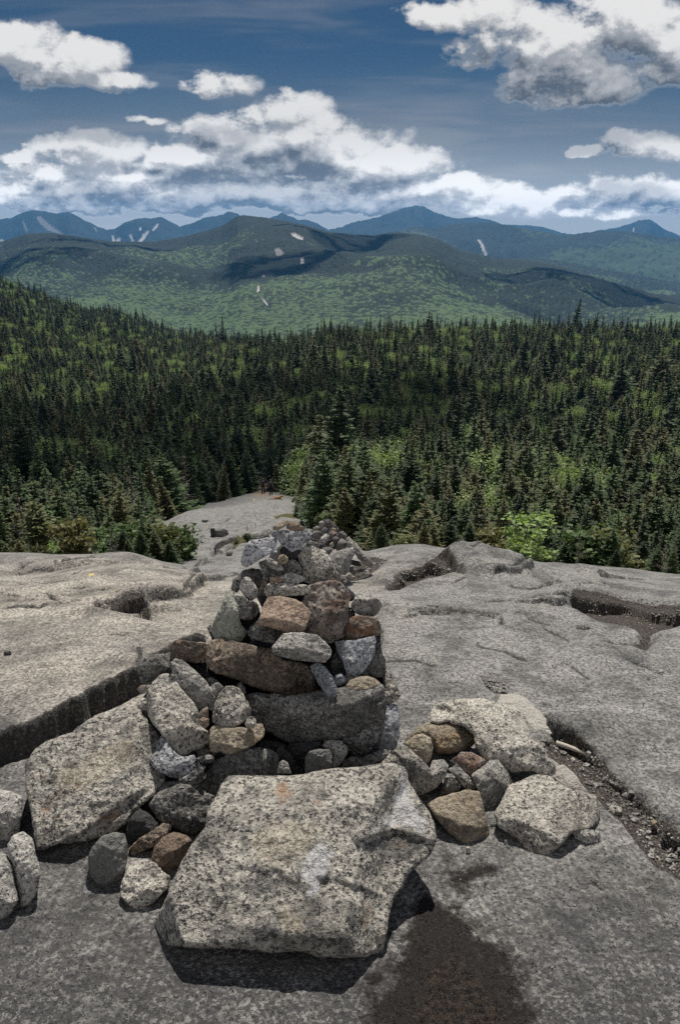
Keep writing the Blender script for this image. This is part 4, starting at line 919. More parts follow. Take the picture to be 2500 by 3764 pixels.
A_(cC, 'smooth pale slab tucked behind the largest pale slab', [(688, 240), (710, 203), (770, 198), (832, 220), (872, 270), (932, 310), (962, 350), (957, 382), (910, 424), (893, 442), (845, 400), (820, 310), (770, 270)], (900, 420), 'smooth', (14, 10), 82, .22, T=.08, edge=.05, group=LOOSE)
A_(cC, 'small tan stone at the far corner of the smooth pale slab', [(850, 262), (880, 243), (912, 258), (932, 290), (900, 310), (865, 285)], (890, 285), 'tan', 25, 80, .35, group=LOOSE)
G_(cC, 'rounded flat grey-tan boulder between the cairn and the largest pale slab', [(240, 440), (262, 400), (300, 368), (350, 338), (430, 326), (520, 343), (577, 385), (587, 430), (540, 464), (470, 484), (400, 478), (380, 430), (330, 392), (290, 402)], (470, 425), 'tan', 24, 78, zb=.05, T=.12, edge=.2)
G_(cC, 'egg-shaped stone leaning beside the rounded flat boulder', [(243, 435), (290, 398), (330, 388), (372, 410), (382, 460), (367, 522), (340, 548), (308, 502), (268, 457)], (330, 450), 'tan', (40, -15), (78, 15), zb=.08, T=.1, edge=.22)
G_(cC, 'pale speckled boulder at the right back corner of the front slab', [(128, 540), (180, 478), (220, 450), (270, 463), (322, 510), (367, 560), (372, 592), (330, 644), (300, 675), (268, 600), (248, 545), (188, 520)], (290, 540), 'pale', 32, (78, 15), zb=.06, T=.14)
G_(cC, 'stone with a flat sunlit top beside the back corner of the front slab', [(366, 560), (380, 518), (430, 513), (457, 540), (442, 592), (400, 644), (340, 677), (306, 685), (330, 640), (372, 600)], (400, 582), 'mid', 16, (84, 10), zb=.03, T=.1)
G_(cC, 'small black-flecked chunk in the gap behind the tan wedge', [(425, 655), (440, 600), (480, 597), (517, 640), (502, 667), (450, 674), (408, 692)], (465, 635), 'dark', (35, -20), 80, zb=.02, T=.06)
G_(cC, 'little speckled stone between the black-flecked chunk and the angular grey stone', [(455, 560), (500, 535), (532, 570), (562, 600), (592, 650), (560, 662), (528, 642), (508, 612)], (540, 610), 'mid', 35, 78, zb=.03, T=.06)
G_(cC, 'tan speckled stone in front of the largest pale slab', [(465, 520), (520, 477), (570, 478), (642, 520), (612, 547), (570, 592), (530, 572), (500, 547)], (560, 530), 'pink', 25, 78, zb=.06, T=.08)
G_(cC, 'angular grey stone with a sharp sunlit facet, right of the tan wedge', [(568, 590), (600, 558), (660, 518), (702, 516), (742, 570), (762, 620), (742, 672), (702, 722), (650, 752), (618, 722), (603, 662)], (640, 640), 'mid', (35, -35), (75, 30), zb=.0, T=.12, extra=[(60, 40, 690, 600)])
G_(cC, 'tan wedge-shaped stone right of the front slab', [(355, 730), (400, 703), (480, 678), (560, 658), (602, 670), (622, 730), (647, 830), (652, 892), (632, 927), (570, 937), (520, 912), (450, 852), (398, 790)], (540, 862), 'tan', (20, 4), (80, -10), zb=.0, T=.13, edge=.06)
G_(cC, 'big speckled slab at the right end of the loose stones', [(678, 770), (720, 698), (750, 638), (820, 608), (880, 583), (940, 598), (1020, 648), (1100, 668), (1162, 690), (1182, 760), (1172, 812), (1120, 852), (1050, 864), (1000, 914), (930, 974), (870, 974), (820, 932), (780, 882), (700, 832)], (885, 935), 'pale', (17, 6), (82, 10), zb=.01, T=.13, edge=.04, name='rock_slab', k=.012)
G_(cC, 'small stone propping up the right side of the big speckled slab', [(1050, 860), (1130, 848), (1180, 858), (1197, 912), (1130, 918), (1068, 892)], (1120, 880), 'mid', 22, 80, T=.06)
G_(cC, 'flat pale stone half buried behind the big speckled slab', [(963, 600), (980, 543), (1010, 538), (1062, 580), (1102, 640), (1125, 665), (1030, 652)], (1060, 640), 'smooth', 14, 78, T=.05)
G_(cC, 'small grey stone by the wide crack in the gravel, the upper one', [(1286, 682), (1320, 663), (1352, 690), (1322, 704)], (1320, 690), 'mid', 25, 78, T=.03)
G_(cC, 'small flat stone lying on the gravel, lower than the one by the crack', [(1218, 745), (1250, 728), (1292, 745), (1282, 787), (1238, 784)], (1255, 765), 'pale', 25, 78, T=.04)
G_(cC, 'tiny white upright pebble below the tan wedge', [(540, 935), (552, 925), (564, 940), (560, 962), (545, 964)], (552, 945), 'smooth', 50, 80, T=.02)
G_(cC, 'tiny dark pebble between the tan wedge and the big speckled slab', [(655, 825), (668, 815), (685, 822), (682, 835), (662, 836)], (670, 825), 'dark', 30, 75, T=.015)
G_(cC, 'tiny grey pebble below the big speckled slab', [(722, 903), (733, 895), (745, 905), (742, 918), (726, 917)], (734, 907), 'mid', 30, 75, T=.015)
G_(cL, 'small black stone alone on the pale rock at the far left', [(20, 780), (35, 768), (65, 770), (70, 788), (50, 800), (25, 797)], (45, 782), 'black', 30, 80, T=.04)
G_(cC, 'small tan stone among the gravel near the right picture edge', [(1428, 808), (1445, 800), (1462, 812), (1455, 828), (1435, 828)], (1445, 815), 'tan', 25, 78, T=.02)

# ---- the small rear cairn
def S_(label, pts, ridge, mat, Y, top=30, front=82, **kw):
    return stone(label, cD(pts), cD([ridge])[0], Y + .5, top, front, mat, group=REAR, **kw)
S_('small round top stone of the rear cairn, the left of its topmost pair', [(843, 130), (870, 113), (892, 130), (887, 165), (850, 167)], (868, 140), 'pale', 3.55, 45, 75, edge=.25)
S_('dark blocky top stone of the rear cairn, right of its topmost pair', [(900, 150), (905, 128), (917, 103), (955, 103), (967, 135), (952, 172), (920, 187), (900, 167)], (935, 130), 'dark', 3.55, 35)
S_('pale flat stone on the upper left of the rear cairn', [(783, 182), (830, 163), (867, 185), (850, 212), (790, 207)], (825, 185), 'pale', 3.53)
S_('thin dark sliver standing on the upper right of the rear cairn', [(965, 160), (990, 143), (1032, 190), (1042, 232), (1010, 222)], (1000, 180), 'dark', 3.6, 50)
S_('small grey stone under the topmost pair of the rear cairn', [(868, 200), (910, 175), (932, 205), (907, 245), (868, 232)], (895, 205), 'dark', 3.52)
S_('pinkish stone on the right of the rear cairn', [(948, 230), (975, 208), (1012, 228), (1032, 262), (990, 280), (958, 267)], (990, 240), 'pink', 3.5)
S_('dark grey stone on the far right shoulder of the rear cairn', [(1028, 232), (1070, 213), (1112, 250), (1107, 287), (1060, 302), (1028, 278)], (1070, 245), 'grey', 3.56)
S_('small tan stone above the pinkish one on the rear cairn', [(958, 195), (975, 180), (1005, 190), (1012, 212), (975, 214)], (985, 198), 'tan', 3.56)
S_('dark broken stone on the left of the rear cairn', [(776, 245), (800, 205), (850, 212), (882, 250), (862, 292), (800, 285)], (825, 250), 'dark', 3.52)
S_('long pale stone leaning in the middle of the rear cairn', [(838, 342), (868, 270), (910, 236), (940, 260), (922, 312), (880, 348)], (890, 300), 'mid', 3.44, (50, 10))
S_('dark upright stone right of the long leaning stone in the rear cairn', [(905, 345), (925, 300), (942, 262), (965, 275), (958, 330), (935, 362)], (938, 310), 'black', 3.48, 55)
S_('rounded grey stone right of the middle of the rear cairn', [(966, 292), (1000, 263), (1037, 280), (1032, 317), (990, 328)], (1000, 290), 'grey', 3.46, 40, edge=.2)
S_('large rounded grey stone on the lower right of the rear cairn', [(1008, 372), (1030, 310), (1060, 286), (1102, 310), (1112, 352), (1070, 394), (1020, 404)], (1060, 340), 'mid', 3.44, 40, edge=.15)
S_('flat dark stone at the lower left of the rear cairn', [(715, 340), (760, 305), (832, 328), (852, 372), (800, 388), (740, 374)], (790, 345), 'dark', 3.45)
S_('tiny dark stone on the left slope of the rear cairn', [(770, 310), (780, 280), (808, 290), (812, 315)], (790, 300), 'black', 3.48)
S_('grey flat-faced stone at the foot of the rear cairn', [(858, 402), (880, 373), (940, 366), (982, 385), (977, 432), (940, 458), (890, 442)], (925, 395), 'grey', 3.36, 30)
S_('small tan egg at the foot of the rear cairn', [(973, 402), (1000, 388), (1022, 410), (1000, 442), (976, 432)], (998, 412), 'tan', 3.33, 45, 75, edge=.3)
S_('little tan wedge above the small tan egg in the rear cairn', [(943, 342), (970, 318), (992, 345), (980, 372), (948, 372)], (968, 345), 'tan', 3.4, 45)
S_('black stone low in the left of the rear cairn', [(840, 385), (852, 350), (900, 345), (930, 366), (880, 375), (858, 402)], (880, 362), 'black', 3.42, 40)
S_('big pale block leaning against the front of the rear cairn', [(928, 482), (1000, 428), (1080, 388), (1172, 373), (1184, 420), (1152, 502), (1132, 602), (1090, 638), (1030, 612), (978, 562), (948, 512)], (1080, 470), 'mid', 3.18, (48, -15), (80, 45), T=.14, name='rock_slab')
S_('long grey slab leaning on the right side of the rear cairn', [(1103, 290), (1130, 268), (1182, 320), (1252, 400), (1322, 480), (1364, 540), (1347, 568), (1280, 532), (1218, 472), (1178, 402), (1118, 372)], (1240, 420), 'mid', 3.34, (40, 25), (80, -10), T=.08, name='rock_slab')
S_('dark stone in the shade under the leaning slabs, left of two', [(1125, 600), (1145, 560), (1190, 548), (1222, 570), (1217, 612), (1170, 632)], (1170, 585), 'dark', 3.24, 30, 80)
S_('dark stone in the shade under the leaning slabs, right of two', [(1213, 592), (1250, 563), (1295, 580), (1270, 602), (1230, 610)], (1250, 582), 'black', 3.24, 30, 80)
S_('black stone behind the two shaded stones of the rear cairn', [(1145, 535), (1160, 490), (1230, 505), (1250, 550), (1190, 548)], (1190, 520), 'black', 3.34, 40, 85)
# added core stones of both cairns, black so the gaps read as shade
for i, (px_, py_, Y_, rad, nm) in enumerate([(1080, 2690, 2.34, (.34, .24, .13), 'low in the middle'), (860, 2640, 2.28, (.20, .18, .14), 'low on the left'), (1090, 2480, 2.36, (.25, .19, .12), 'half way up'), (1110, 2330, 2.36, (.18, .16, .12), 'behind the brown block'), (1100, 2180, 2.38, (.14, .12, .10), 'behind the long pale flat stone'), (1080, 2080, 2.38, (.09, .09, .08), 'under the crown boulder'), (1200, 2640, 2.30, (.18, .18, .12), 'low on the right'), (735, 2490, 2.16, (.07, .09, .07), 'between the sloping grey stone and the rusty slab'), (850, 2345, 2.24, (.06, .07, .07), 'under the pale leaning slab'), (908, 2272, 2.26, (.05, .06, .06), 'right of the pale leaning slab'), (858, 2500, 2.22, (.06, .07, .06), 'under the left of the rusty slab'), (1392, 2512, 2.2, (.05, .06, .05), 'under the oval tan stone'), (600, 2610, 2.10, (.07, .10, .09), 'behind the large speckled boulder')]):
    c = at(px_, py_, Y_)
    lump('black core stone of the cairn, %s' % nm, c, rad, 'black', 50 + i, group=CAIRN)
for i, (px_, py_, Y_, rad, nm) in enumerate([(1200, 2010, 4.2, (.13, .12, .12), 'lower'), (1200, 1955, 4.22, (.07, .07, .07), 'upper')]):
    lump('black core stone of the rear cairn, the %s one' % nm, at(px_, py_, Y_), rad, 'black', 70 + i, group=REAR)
# ------------------------------------------------------------------ trees
def leaf_mat(name, dark, light, transl=0.3, rough=0.6, hue=0.3, alt=None, alt_amt=.2):
    m, nt = new_mat(name)
    oi = nt.new('ShaderNodeObjectInfo'); geo = nt.new('ShaderNodeNewGeometry')
    rnd = nt.math('FRACT', nt.math('MULTIPLY', oi.outputs['Random'], 7.31))
    c = nt.mix(geo.outputs['Random Per Island'], dark, light)
    tone = nt.math('MULTIPLY_ADD', oi.outputs['Random'], hue * 2, 1 - hue)
    c = nt.mix(1.0, c, nt.new('ShaderNodeCombineColor', ins={0: tone, 1: tone, 2: tone}).outputs[0], 'MULTIPLY')
    if alt is not None:
        c = nt.mix(nt.ramp(rnd, 1 - alt_amt - .15, 1.0, 0, .8), c, alt)
    b = nt.new('ShaderNodeBsdfPrincipled', ins={'Roughness': rough, 'Specular IOR Level': 0.25})
    nt.l.new(c, b.inputs['Base Color'])
    tl = nt.new('ShaderNodeBsdfTranslucent')
    nt.l.new(nt.mix(1.0, c, (1.25, 1.3, 0.7), 'MULTIPLY'), tl.inputs[0])
    mx = nt.new('ShaderNodeMixShader', ins={0: transl, 1: b.outputs[0], 2: tl.outputs[0]})
    o = nt.new('ShaderNodeOutputMaterial'); nt.l.new(mx.outputs[0], o.inputs[0])
    return m
MAT['needles'] = leaf_mat('spruce_needles', (0.028, 0.050, 0.020), (0.10, 0.145, 0.058), .30, .6, .55, (0.17, 0.155, 0.07), .30)
MAT['leaves'] = leaf_mat('birch_leaves', (0.13, 0.20, 0.07), (0.30, 0.385, 0.16), .42, .5, .35)
MAT['twigs'] = leaf_mat('bare_twigs', (0.15, 0.13, 0.11), (0.26, 0.23, 0.20), .0, .9, .2)
MAT['bark'] = simple_mat('grey_bark', (0.12, 0.10, 0.085), .9, .2, .4, 8)
MAT['redleaf'] = leaf_mat('red_shoots', (0.22, 0.06, 0.03), (0.36, 0.12, 0.05), .3)

class Quads:
    def __init__(s): s.v = []; s.f = []
    def quad(s, a, b, wa, wb, side):
        """A tapered blade from a to b."""
        i = len(s.v)
        s.v += [a - side * wa, a + side * wa, b + side * wb, b - side * wb]; s.f.append((i, i + 1, i + 2, i + 3))

def tube(pts, rad, n=6):
    V, F = [], []
    for k, (p, r) in enumerate(zip(pts, rad)):
        for j in range(n):
            a = 2 * math.pi * j / n
            V.append((p[0] + r * math.cos(a), p[1] + r * math.sin(a), p[2]))
    for k in range(len(pts) - 1):
        for j in range(n): F.append((k * n + j, k * n + (j + 1) % n, (k + 1) * n + (j + 1) % n, (k + 1) * n + j))
    F.append(tuple((len(pts) - 1) * n + j for j in range(n)))
    return V, F

def spruce_mesh(seed, h=6.0, rad=.19, whorls=26, full=1.0, low=.04, sparse=0.0, twigw=.05):
    """Needle boughs in whorls round a tapering stem, each bough a spray of short blades, drooping lower down."""
    rg = np.random.default_rng(seed); q = Quads(); Rm = rad * h
    up = np.array([0, 0, 1.0])
    lean = rg.normal(size=2) * .02
    for w in range(whorls):
        s = (w + rg.uniform(-.3, .3)) / whorls
        s = min(max(s, 0), .985); z = h * (low + (1 - low) * s)
        nb = int(round((7 if s < .8 else 5) * full))
        prof = (1 - s) ** .82 * (.72 + .28 * math.sin(min(1, s * 5 + .35) * math.pi / 2)) + .025
        a0 = rg.uniform(0, 7)
        for b in range(nb):
            if rg.random() < sparse: continue
            L = Rm * prof * rg.uniform(.62, 1.2)
            if L < .06: L = .06
            a = a0 + 2 * math.pi * b / nb + rg.uniform(-.3, .3)
            rise = .45 * s - .30 * (1 - s) + rg.uniform(-.12, .12)
            dr = np.array([math.cos(a), math.sin(a), 0.0]); sd = np.array([-math.sin(a), math.cos(a), 0.0])
            o = np.array([lean[0] * z, lean[1] * z, z + rg.uniform(-.5, .5) * h / whorls])
            n = int(4 + 6.0 * L / (h * .2) * full)
            def P(t): return o + dr * (L * t) + up * (L * (rise * t + .28 * t * t * (1 if s < .75 else .2)))
            q.quad(P(.0), P(.55), twigw * .7, twigw * .8, sd); q.quad(P(.5), P(1.02), twigw * .8, twigw * .25, sd)
            for k in range(n):
                t = .12 + .88 * (k + rg.uniform(0, .6)) / n
                tl = L * (.46 * (1 - t) + .13) * rg.uniform(.7, 1.25) + .03 * h / 6
                for sg in (-1, 1):
                    d = dr * rg.uniform(.55, .95) + sd * sg * rg.uniform(.5, .9) + up * rg.uniform(-.35, .12)
                    d /= np.linalg.norm(d)
                    p = P(t)
                    nrm = np.cross(d, up); nrm /= np.linalg.norm(nrm) + 1e-9
                    side = nrm * math.cos(rg.uniform(-.7, .7)) + up * rg.uniform(-.6, .6)
                    q.quad(p, p + d * tl, twigw * rg.uniform(.7, 1.1), twigw * .3, side / np.linalg.norm(side))
            # hanging twiglets close the gaps below
            for k in range(max(2, n // 3)):
                t = rg.uniform(.1, .9); p = P(t); d = up * -1 + dr * .4 + sd * rg.uniform(-.6, .6); d /= np.linalg.norm(d)
                q.quad(p, p + d * (.22 * L + .03), twigw * .8, twigw * .3, sd)
    top = np.array([lean[0] * h, lean[1] * h, h])
    for k in range(10):                              # the leader
        a = rg.uniform(0, 7); z = h * (1 - .05 * k / 5); d = np.array([math.cos(a) * .5, math.sin(a) * .5, 1]); d /= np.linalg.norm(d)
        p = np.array([lean[0] * z, lean[1] * z, z - .02 * h]); q.quad(p, p + d * .03 * h * rg.uniform(.6, 1.3), twigw * .5, twigw * .2, np.array([-math.sin(a), math.cos(a), 0]))
    tv, tf = tube([(0, 0, -.4), (0, 0, h * .02), (lean[0] * h * .5, lean[1] * h * .5, h * .5), tuple(top)], [.024 * h, .016 * h, .009 * h, .002 * h])
    return q, (tv, tf)

def broadleaf_mesh(seed, h=5.0, leaf=.09, n=2600, bush=False):
    """Limbs that end in leaf clumps of uneven size, with gaps between them."""
    rg = np.random.default_rng(seed); q = Quads()
    tv, tf = tube([(0, 0, -.4), (.02, 0, h * .25), (.05 * h, .02 * h, h * .6), (.03 * h, .03 * h, h * .9)], [.022 * h, .016 * h, .009 * h, .003 * h])
    cl = []
    for k in range(34 if not bush else 18):
        zz = rg.uniform(.22 if not bush else .1, 1.0); rr = .30 * h * math.sqrt(max(.05, 1 - ((zz - .55) / .5) ** 2)) * rg.uniform(.35, 1.0)
        a = rg.uniform(0, 7); c = np.array([math.cos(a) * rr, math.sin(a) * rr, zz * h]); cl.append((c, h * rg.uniform(.06, .13)))
        if k < 12:
            v2, f2 = tube([(0.02 * h, .01 * h, max(.1, zz * .55) * h), tuple(c * .6 + np.array([0, 0, zz * h * .3])), tuple(c)], [.007 * h, .005 * h, .002 * h], 4)
            o = len(tv); tv += v2; tf += [tuple(i + o for i in f) for f in f2]
    for i in range(n):
        c, r = cl[rg.integers(len(cl))]
        p = c + rg.normal(size=3) * r * np.array([.75, .75, .55])
        d = rg.normal(size=3); d[2] *= .5; d /= np.linalg.norm(d)
        s = np.cross(d, rg.normal(size=3)); s /= np.linalg.norm(s)
        L = leaf * rg.uniform(.7, 1.4)
        q.quad(p, p + d * L, L * .38, L * .25, s)
    return q, (tv, tf)

def bare_mesh(seed, h=5.0):
    rg = np.random.default_rng(seed); q = Quads()
    tv, tf = tube([(0, 0, -.4), (0, 0, h * .4), (.02 * h, 0, h)], [.017 * h, .011 * h, .002 * h])
    for k in range(46):
        z = h * rg.uniform(.2, .98); a = rg.uniform(0, 7); L = .16 * h * (1.1 - z / h) * rg.uniform(.5, 1.2) + .05
        d = np.array([math.cos(a), math.sin(a), rg.uniform(-.2, .35)]); s = np.array([-math.sin(a), math.cos(a), 0]); o = np.array([.01 * h, 0, z])
        q.quad(o, o + d * L, .012, .004, s)
        for j in range(4):
            t = rg.uniform(.3, 1); d2 = d + s * rg.uniform(-1, 1) + np.array([0, 0, rg.uniform(-.2, .4)]); q.quad(o + d * L * t, o + d * L * t + d2 * L * .35, .008, .003, np.array([0, 0, 1.0]))
    return q, (tv, tf)

PROTO = {}
def proto(key, kind, maker, mat, **kw):
    q, (tv, tf) = maker(**kw)
    me = bpy.data.meshes.new(kind + '_crown'); me.from_pydata([tuple(v) for v in q.v], [], q.f); me.materials.append(MAT[mat]); me.update()
    mt = bpy.data.meshes.new(kind + '_trunk'); mt.from_pydata([tuple(v) for v in tv], [], tf); mt.materials.append(MAT['bark']); mt.update()
    PROTO[key] = (me, mt, kw['h'])
for i in range(5):
    proto('spruce%d' % i, 'spruce', spruce_mesh, 'needles', seed=100 + i, h=6.0, rad=(.21, .18, .25, .19, .23)[i], whorls=(26, 28, 24, 30, 26)[i], sparse=(.0, .05, .0, .1, .12)[i], twigw=.055)
proto('spire0', 'spruce', spruce_mesh, 'needles', seed=120, h=8.0, rad=.11, whorls=30, full=.9, sparse=.12, low=.08, twigw=.07)
proto('spire1', 'spruce', spruce_mesh, 'needles', seed=121, h=8.0, rad=.095, whorls=28, full=.8, sparse=.25, low=.2, twigw=.07)
for i in range(3):
    proto('leafy%d' % i, 'birch', broadleaf_mesh, 'leaves', seed=130 + i, h=5.0, n=2600)
proto('bare0', 'bare_tree', bare_mesh, 'twigs', seed=140, h=5.0)
KEYS_S = ['spruce0', 'spruce1', 'spruce2', 'spruce3', 'spruce4', 'spire0', 'spire1']
KEYS_B = ['leafy0', 'leafy1', 'leafy2']

def place_tree(key, p, s, rz, name, label, cat, group):
    me, mt, h = PROTO[key]
    root = empty(name, p, rz, 1.0); root.scale = (s * random.uniform(1.15, 1.75),) * 2 + (s,)
    tag(root, label, cat, group)
    for nm, d in (('crown', me), ('trunk', mt)):
        o = bpy.data.objects.new(nm, d); o.parent = root; COL.objects.link(o)
    return root

# where trees stand: jittered cells that grow with distance
def scatter():
    pts = []
    y = 6.6
    while y < 940:
        step = float(np.interp(y, [6, 12, 30, 60, 150, 400, 900], [.46, .62, 1.1, 1.8, 2.4, 3.2, 4.2]))
        half = .60 * y + 3
        xs = np.arange(-half, half, step)
        xs = xs + RNG.uniform(-.6, .6, len(xs)) * step; ys = y + RNG.uniform(-.7, .7, len(xs)) * step
        pts.append(np.c_[xs, ys]); y += step
    P = np.concatenate(pts)
    soil, trail = strip_masks(P[:, 0], P[:, 1])
    z = base_z(P[:, 0], P[:, 1])
    px, py = to_px(np.c_[P, z])
    keep = (soil > .75) & (trail < .1)
    # the back slopes that nothing shows of
    keep &= ~((px > 1000) & (P[:, 1] > 460)) & (P[:, 1] < 900) & (px > -450) & (px < 2950)
    keep &= ~((px > 860) & (px < 1065) & (P[:, 1] > 55) & (P[:, 1] < 86))
    keep &= RNG.random(len(P)) > .14
    # people and dog keep their clearing
    return P[keep], z[keep], px[keep]
TP, TZ, TPX = scatter()
_y = TP[:, 1]
_n = fbm(np.c_[TP / 60.0, 0 * _y + 4.4], 3); _n2 = fbm(np.c_[TP / 14.0, 0 * _y + 8.8], 2); _r = RNG.random(len(TP))
TH = np.interp(_y, [6, 10, 20, 40, 70, 150, 300, 500, 800], [.6, 1.0, 2.1, 3.5, 5.0, 6.5, 7.6, 8.2, 8.6]) * (1 + .28 * _n2) * RNG.uniform(.5, 1.4, len(TP))
# broadleaf share: clusters, more on the right flank and on the far left hill
side = np.where(TPX > 1250, .24, .13) + np.where((TPX < 900) & (_y > 300), .12, 0) + np.where((_y < 40), -.21, 0)
side = np.where((TPX < 1150) & (_y < 95), 0, side)
leafy = _r < np.clip(side * (.60 + 1.6 * np.maximum(_n + .05, 0)) * np.where(_n2 > .1, 1.3, .45), 0, .32)
bare = (~leafy) & (RNG.random(len(TP)) < np.where(_n2 < -.3, .16, .05))
TH = np.where(leafy, TH * .82, TH)
# z on the real sheet
GZ = np.array([surf_z(float(p[0]), float(p[1])) for p in TP]) if len(TP) < 90000 else TZ
app = TH / _y
vis = (TPX > -60) & (TPX < 2560)
order = np.argsort(-app)
nS = nB = nD = 0
single = np.zeros(len(TP), bool)
for i in order:
    if not vis[i]: continue
    if bare[i]:
        if nD < 24: nD += 1; single[i] = True
    elif leafy[i]:
        if nB < 70: nB += 1; single[i] = True
    elif nS < 290: nS += 1; single[i] = True
    if nS >= 290 and nB >= 70: break

def zone(i):
    px_, y_ = TPX[i], _y[i]
    if px_ < 700: return 'left'
    if px_ < 1130: return 'middle'
    return 'right'
SPR = {'left': ('dark green spruce in the thicket left of the bare rock strip', 'spruces left of the rock strip'),
       'middle': ('dark green spruce in the forest edge behind the two hikers', 'spruces behind the hikers'),
       'right': ('olive green spruce in the dense stand beyond the rear cairn, right of the rock strip', 'spruces right of the rock strip')}
BIR = {'left': ('bright green broadleaf tree among the dark spruces left of the rock strip', 'broadleaf trees left of the rock strip'),
       'middle': ('bright green broadleaf tree among the dark spruces behind the hikers', 'broadleaf trees behind the hikers'),
       'right': ('bright yellow-green broadleaf tree among the dark spruces right of the rock strip', 'broadleaf trees right of the rock strip')}
for i in np.nonzero(single)[0]:
    rz = random.uniform(0, 6.28); zn = zone(i); p = (float(TP[i, 0]), float(TP[i, 1]), float(GZ[i]) - .02)
    if bare[i]: place_tree('bare0', p, TH[i] / 5.0, rz, 'dead_tree', 'bare grey dead tree standing among the green spruces', 'dead tree', 'bare grey trees in the forest')
    elif leafy[i]: k = KEYS_B[random.randrange(3)]; place_tree(k, p, TH[i] / PROTO[k][2], rz, 'birch_tree', BIR[zn][0], 'broadleaf tree', BIR[zn][1])
    else: k = KEYS_S[random.randrange(5) if _y[i] < 45 else random.randrange(6)]; place_tree(k, p, TH[i] / PROTO[k][2], rz, 'spruce_tree', SPR[zn][0], 'spruce', SPR[zn][1])

def proto_object(key):
    """A standing single tree whose meshes the far forest repeats."""
    me, mt, h = PROTO[key]
    cr = [o for o in COL.objects if o.data is me]
    tr = [o for o in COL.objects if o.data is mt]
    if not cr: return None
    return cr[0], tr[0]

def forest(name, label, sel, keys, lean=.05):
    n = int(sel.sum())
    me = bpy.data.meshes.new(name); me.vertices.add(n)
    co = np.c_[TP[sel], GZ[sel] - .05].astype(np.float32); me.vertices.foreach_set('co', co.ravel())
    o = bpy.data.objects.new(name, me); COL.objects.link(o); tag(o, kind='stuff', label=label)
    k = RNG.integers(0, len(keys), n)
    if keys is KEYS_S: k = np.where(RNG.random(n) < .84, RNG.integers(0, 5, n), RNG.integers(5, 7, n))
    hs = np.array([PROTO[q][2] for q in keys])[k]
    s = TH[sel] / hs
    if keys is KEYS_S: s = s * np.where(RNG.random(n) < .03, 1.45, 1.0)
    sx = s * (RNG.uniform(1.15, 2.1, n) if keys is KEYS_S else RNG.uniform(1.0, 1.5, n))
    for nm, typ, val in (('kind_index', 'INT', k), ('scl', 'FLOAT_VECTOR', np.c_[sx, sx, s]), ('rot', 'FLOAT_VECTOR', np.c_[RNG.normal(size=n) * lean, RNG.normal(size=n) * lean, RNG.uniform(0, 6.28, n)])):
        a = me.attributes.new(nm, typ, 'POINT')
        a.data.foreach_set('value' if typ == 'INT' else 'vector', np.asarray(val, np.int32 if typ == 'INT' else np.float32).ravel())
    g = bpy.data.node_groups.new(name, 'GeometryNodeTree')
    g.interface.new_socket('Geometry', in_out='INPUT', socket_type='NodeSocketGeometry'); g.interface.new_socket('Geometry', in_out='OUTPUT', socket_type='NodeSocketGeometry')
    N, L = g.nodes, g.links
    gi, go = N.new('NodeGroupInput'), N.new('NodeGroupOutput')
    lib = N.new('GeometryNodeJoinGeometry')
    for key in keys:
        pr = proto_object(key); jt = N.new('GeometryNodeJoinGeometry')
        for ob in pr:
            oi = N.new('GeometryNodeObjectInfo'); oi.transform_space = 'ORIGINAL'; oi.inputs['Object'].default_value = ob; L.new(oi.outputs['Geometry'], jt.inputs[0])
        ti = N.new('GeometryNodeGeometryToInstance'); L.new(jt.outputs[0], ti.inputs[0]); L.new(ti.outputs[0], lib.inputs[0])
    ip = N.new('GeometryNodeInstanceOnPoints'); L.new(gi.outputs[0], ip.inputs['Points']); L.new(lib.outputs[0], ip.inputs['Instance']); ip.inputs['Pick Instance'].default_value = True
    def named(nm, typ):
        a = N.new('GeometryNodeInputNamedAttribute'); a.data_type = typ; a.inputs[0].default_value = nm
        return [s for s in a.outputs if s.enabled and s.name == 'Attribute'][0]
    L.new(named('kind_index', 'INT'), ip.inputs['Instance Index']); L.new(named('scl', 'FLOAT_VECTOR'), ip.inputs['Scale'])
    er = N.new('FunctionNodeEulerToRotation'); L.new(named('rot', 'FLOAT_VECTOR'), er.inputs[0]); L.new(er.outputs[0], ip.inputs['Rotation'])
    L.new(ip.outputs[0], go.inputs[0])
    md = o.modifiers.new('forest', 'NODES'); md.node_group = g
    return o
for key in KEYS_S + KEYS_B:
    if proto_object(key) is None:                    # every shape stands at least once as a tree of its own
        i = np.nonzero(vis & ~single & ~leafy & ~bare)[0][len(KEYS_S) * 40]; single[i] = True
        place_tree(key, (float(TP[i, 0]), float(TP[i, 1]), float(GZ[i])), TH[i] / PROTO[key][2], 0, 'spruce_tree', 'slender spire-like spruce in the dense forest', 'spruce', 'slender spruces')
forest('spruce_forest', 'dense dark spruce forest below the summit', ~single & ~leafy & ~bare, KEYS_S)
forest('broadleaf_forest', 'bright green broadleaf trees scattered through the spruce forest', ~single & leafy, KEYS_B)
if proto_object('bare0'): forest('dead_forest', 'bare grey dead trees scattered through the forest', ~single & bare, ['bare0'])
print('TREES', len(TP), single.sum(), nS, nB, nD, leafy.sum())
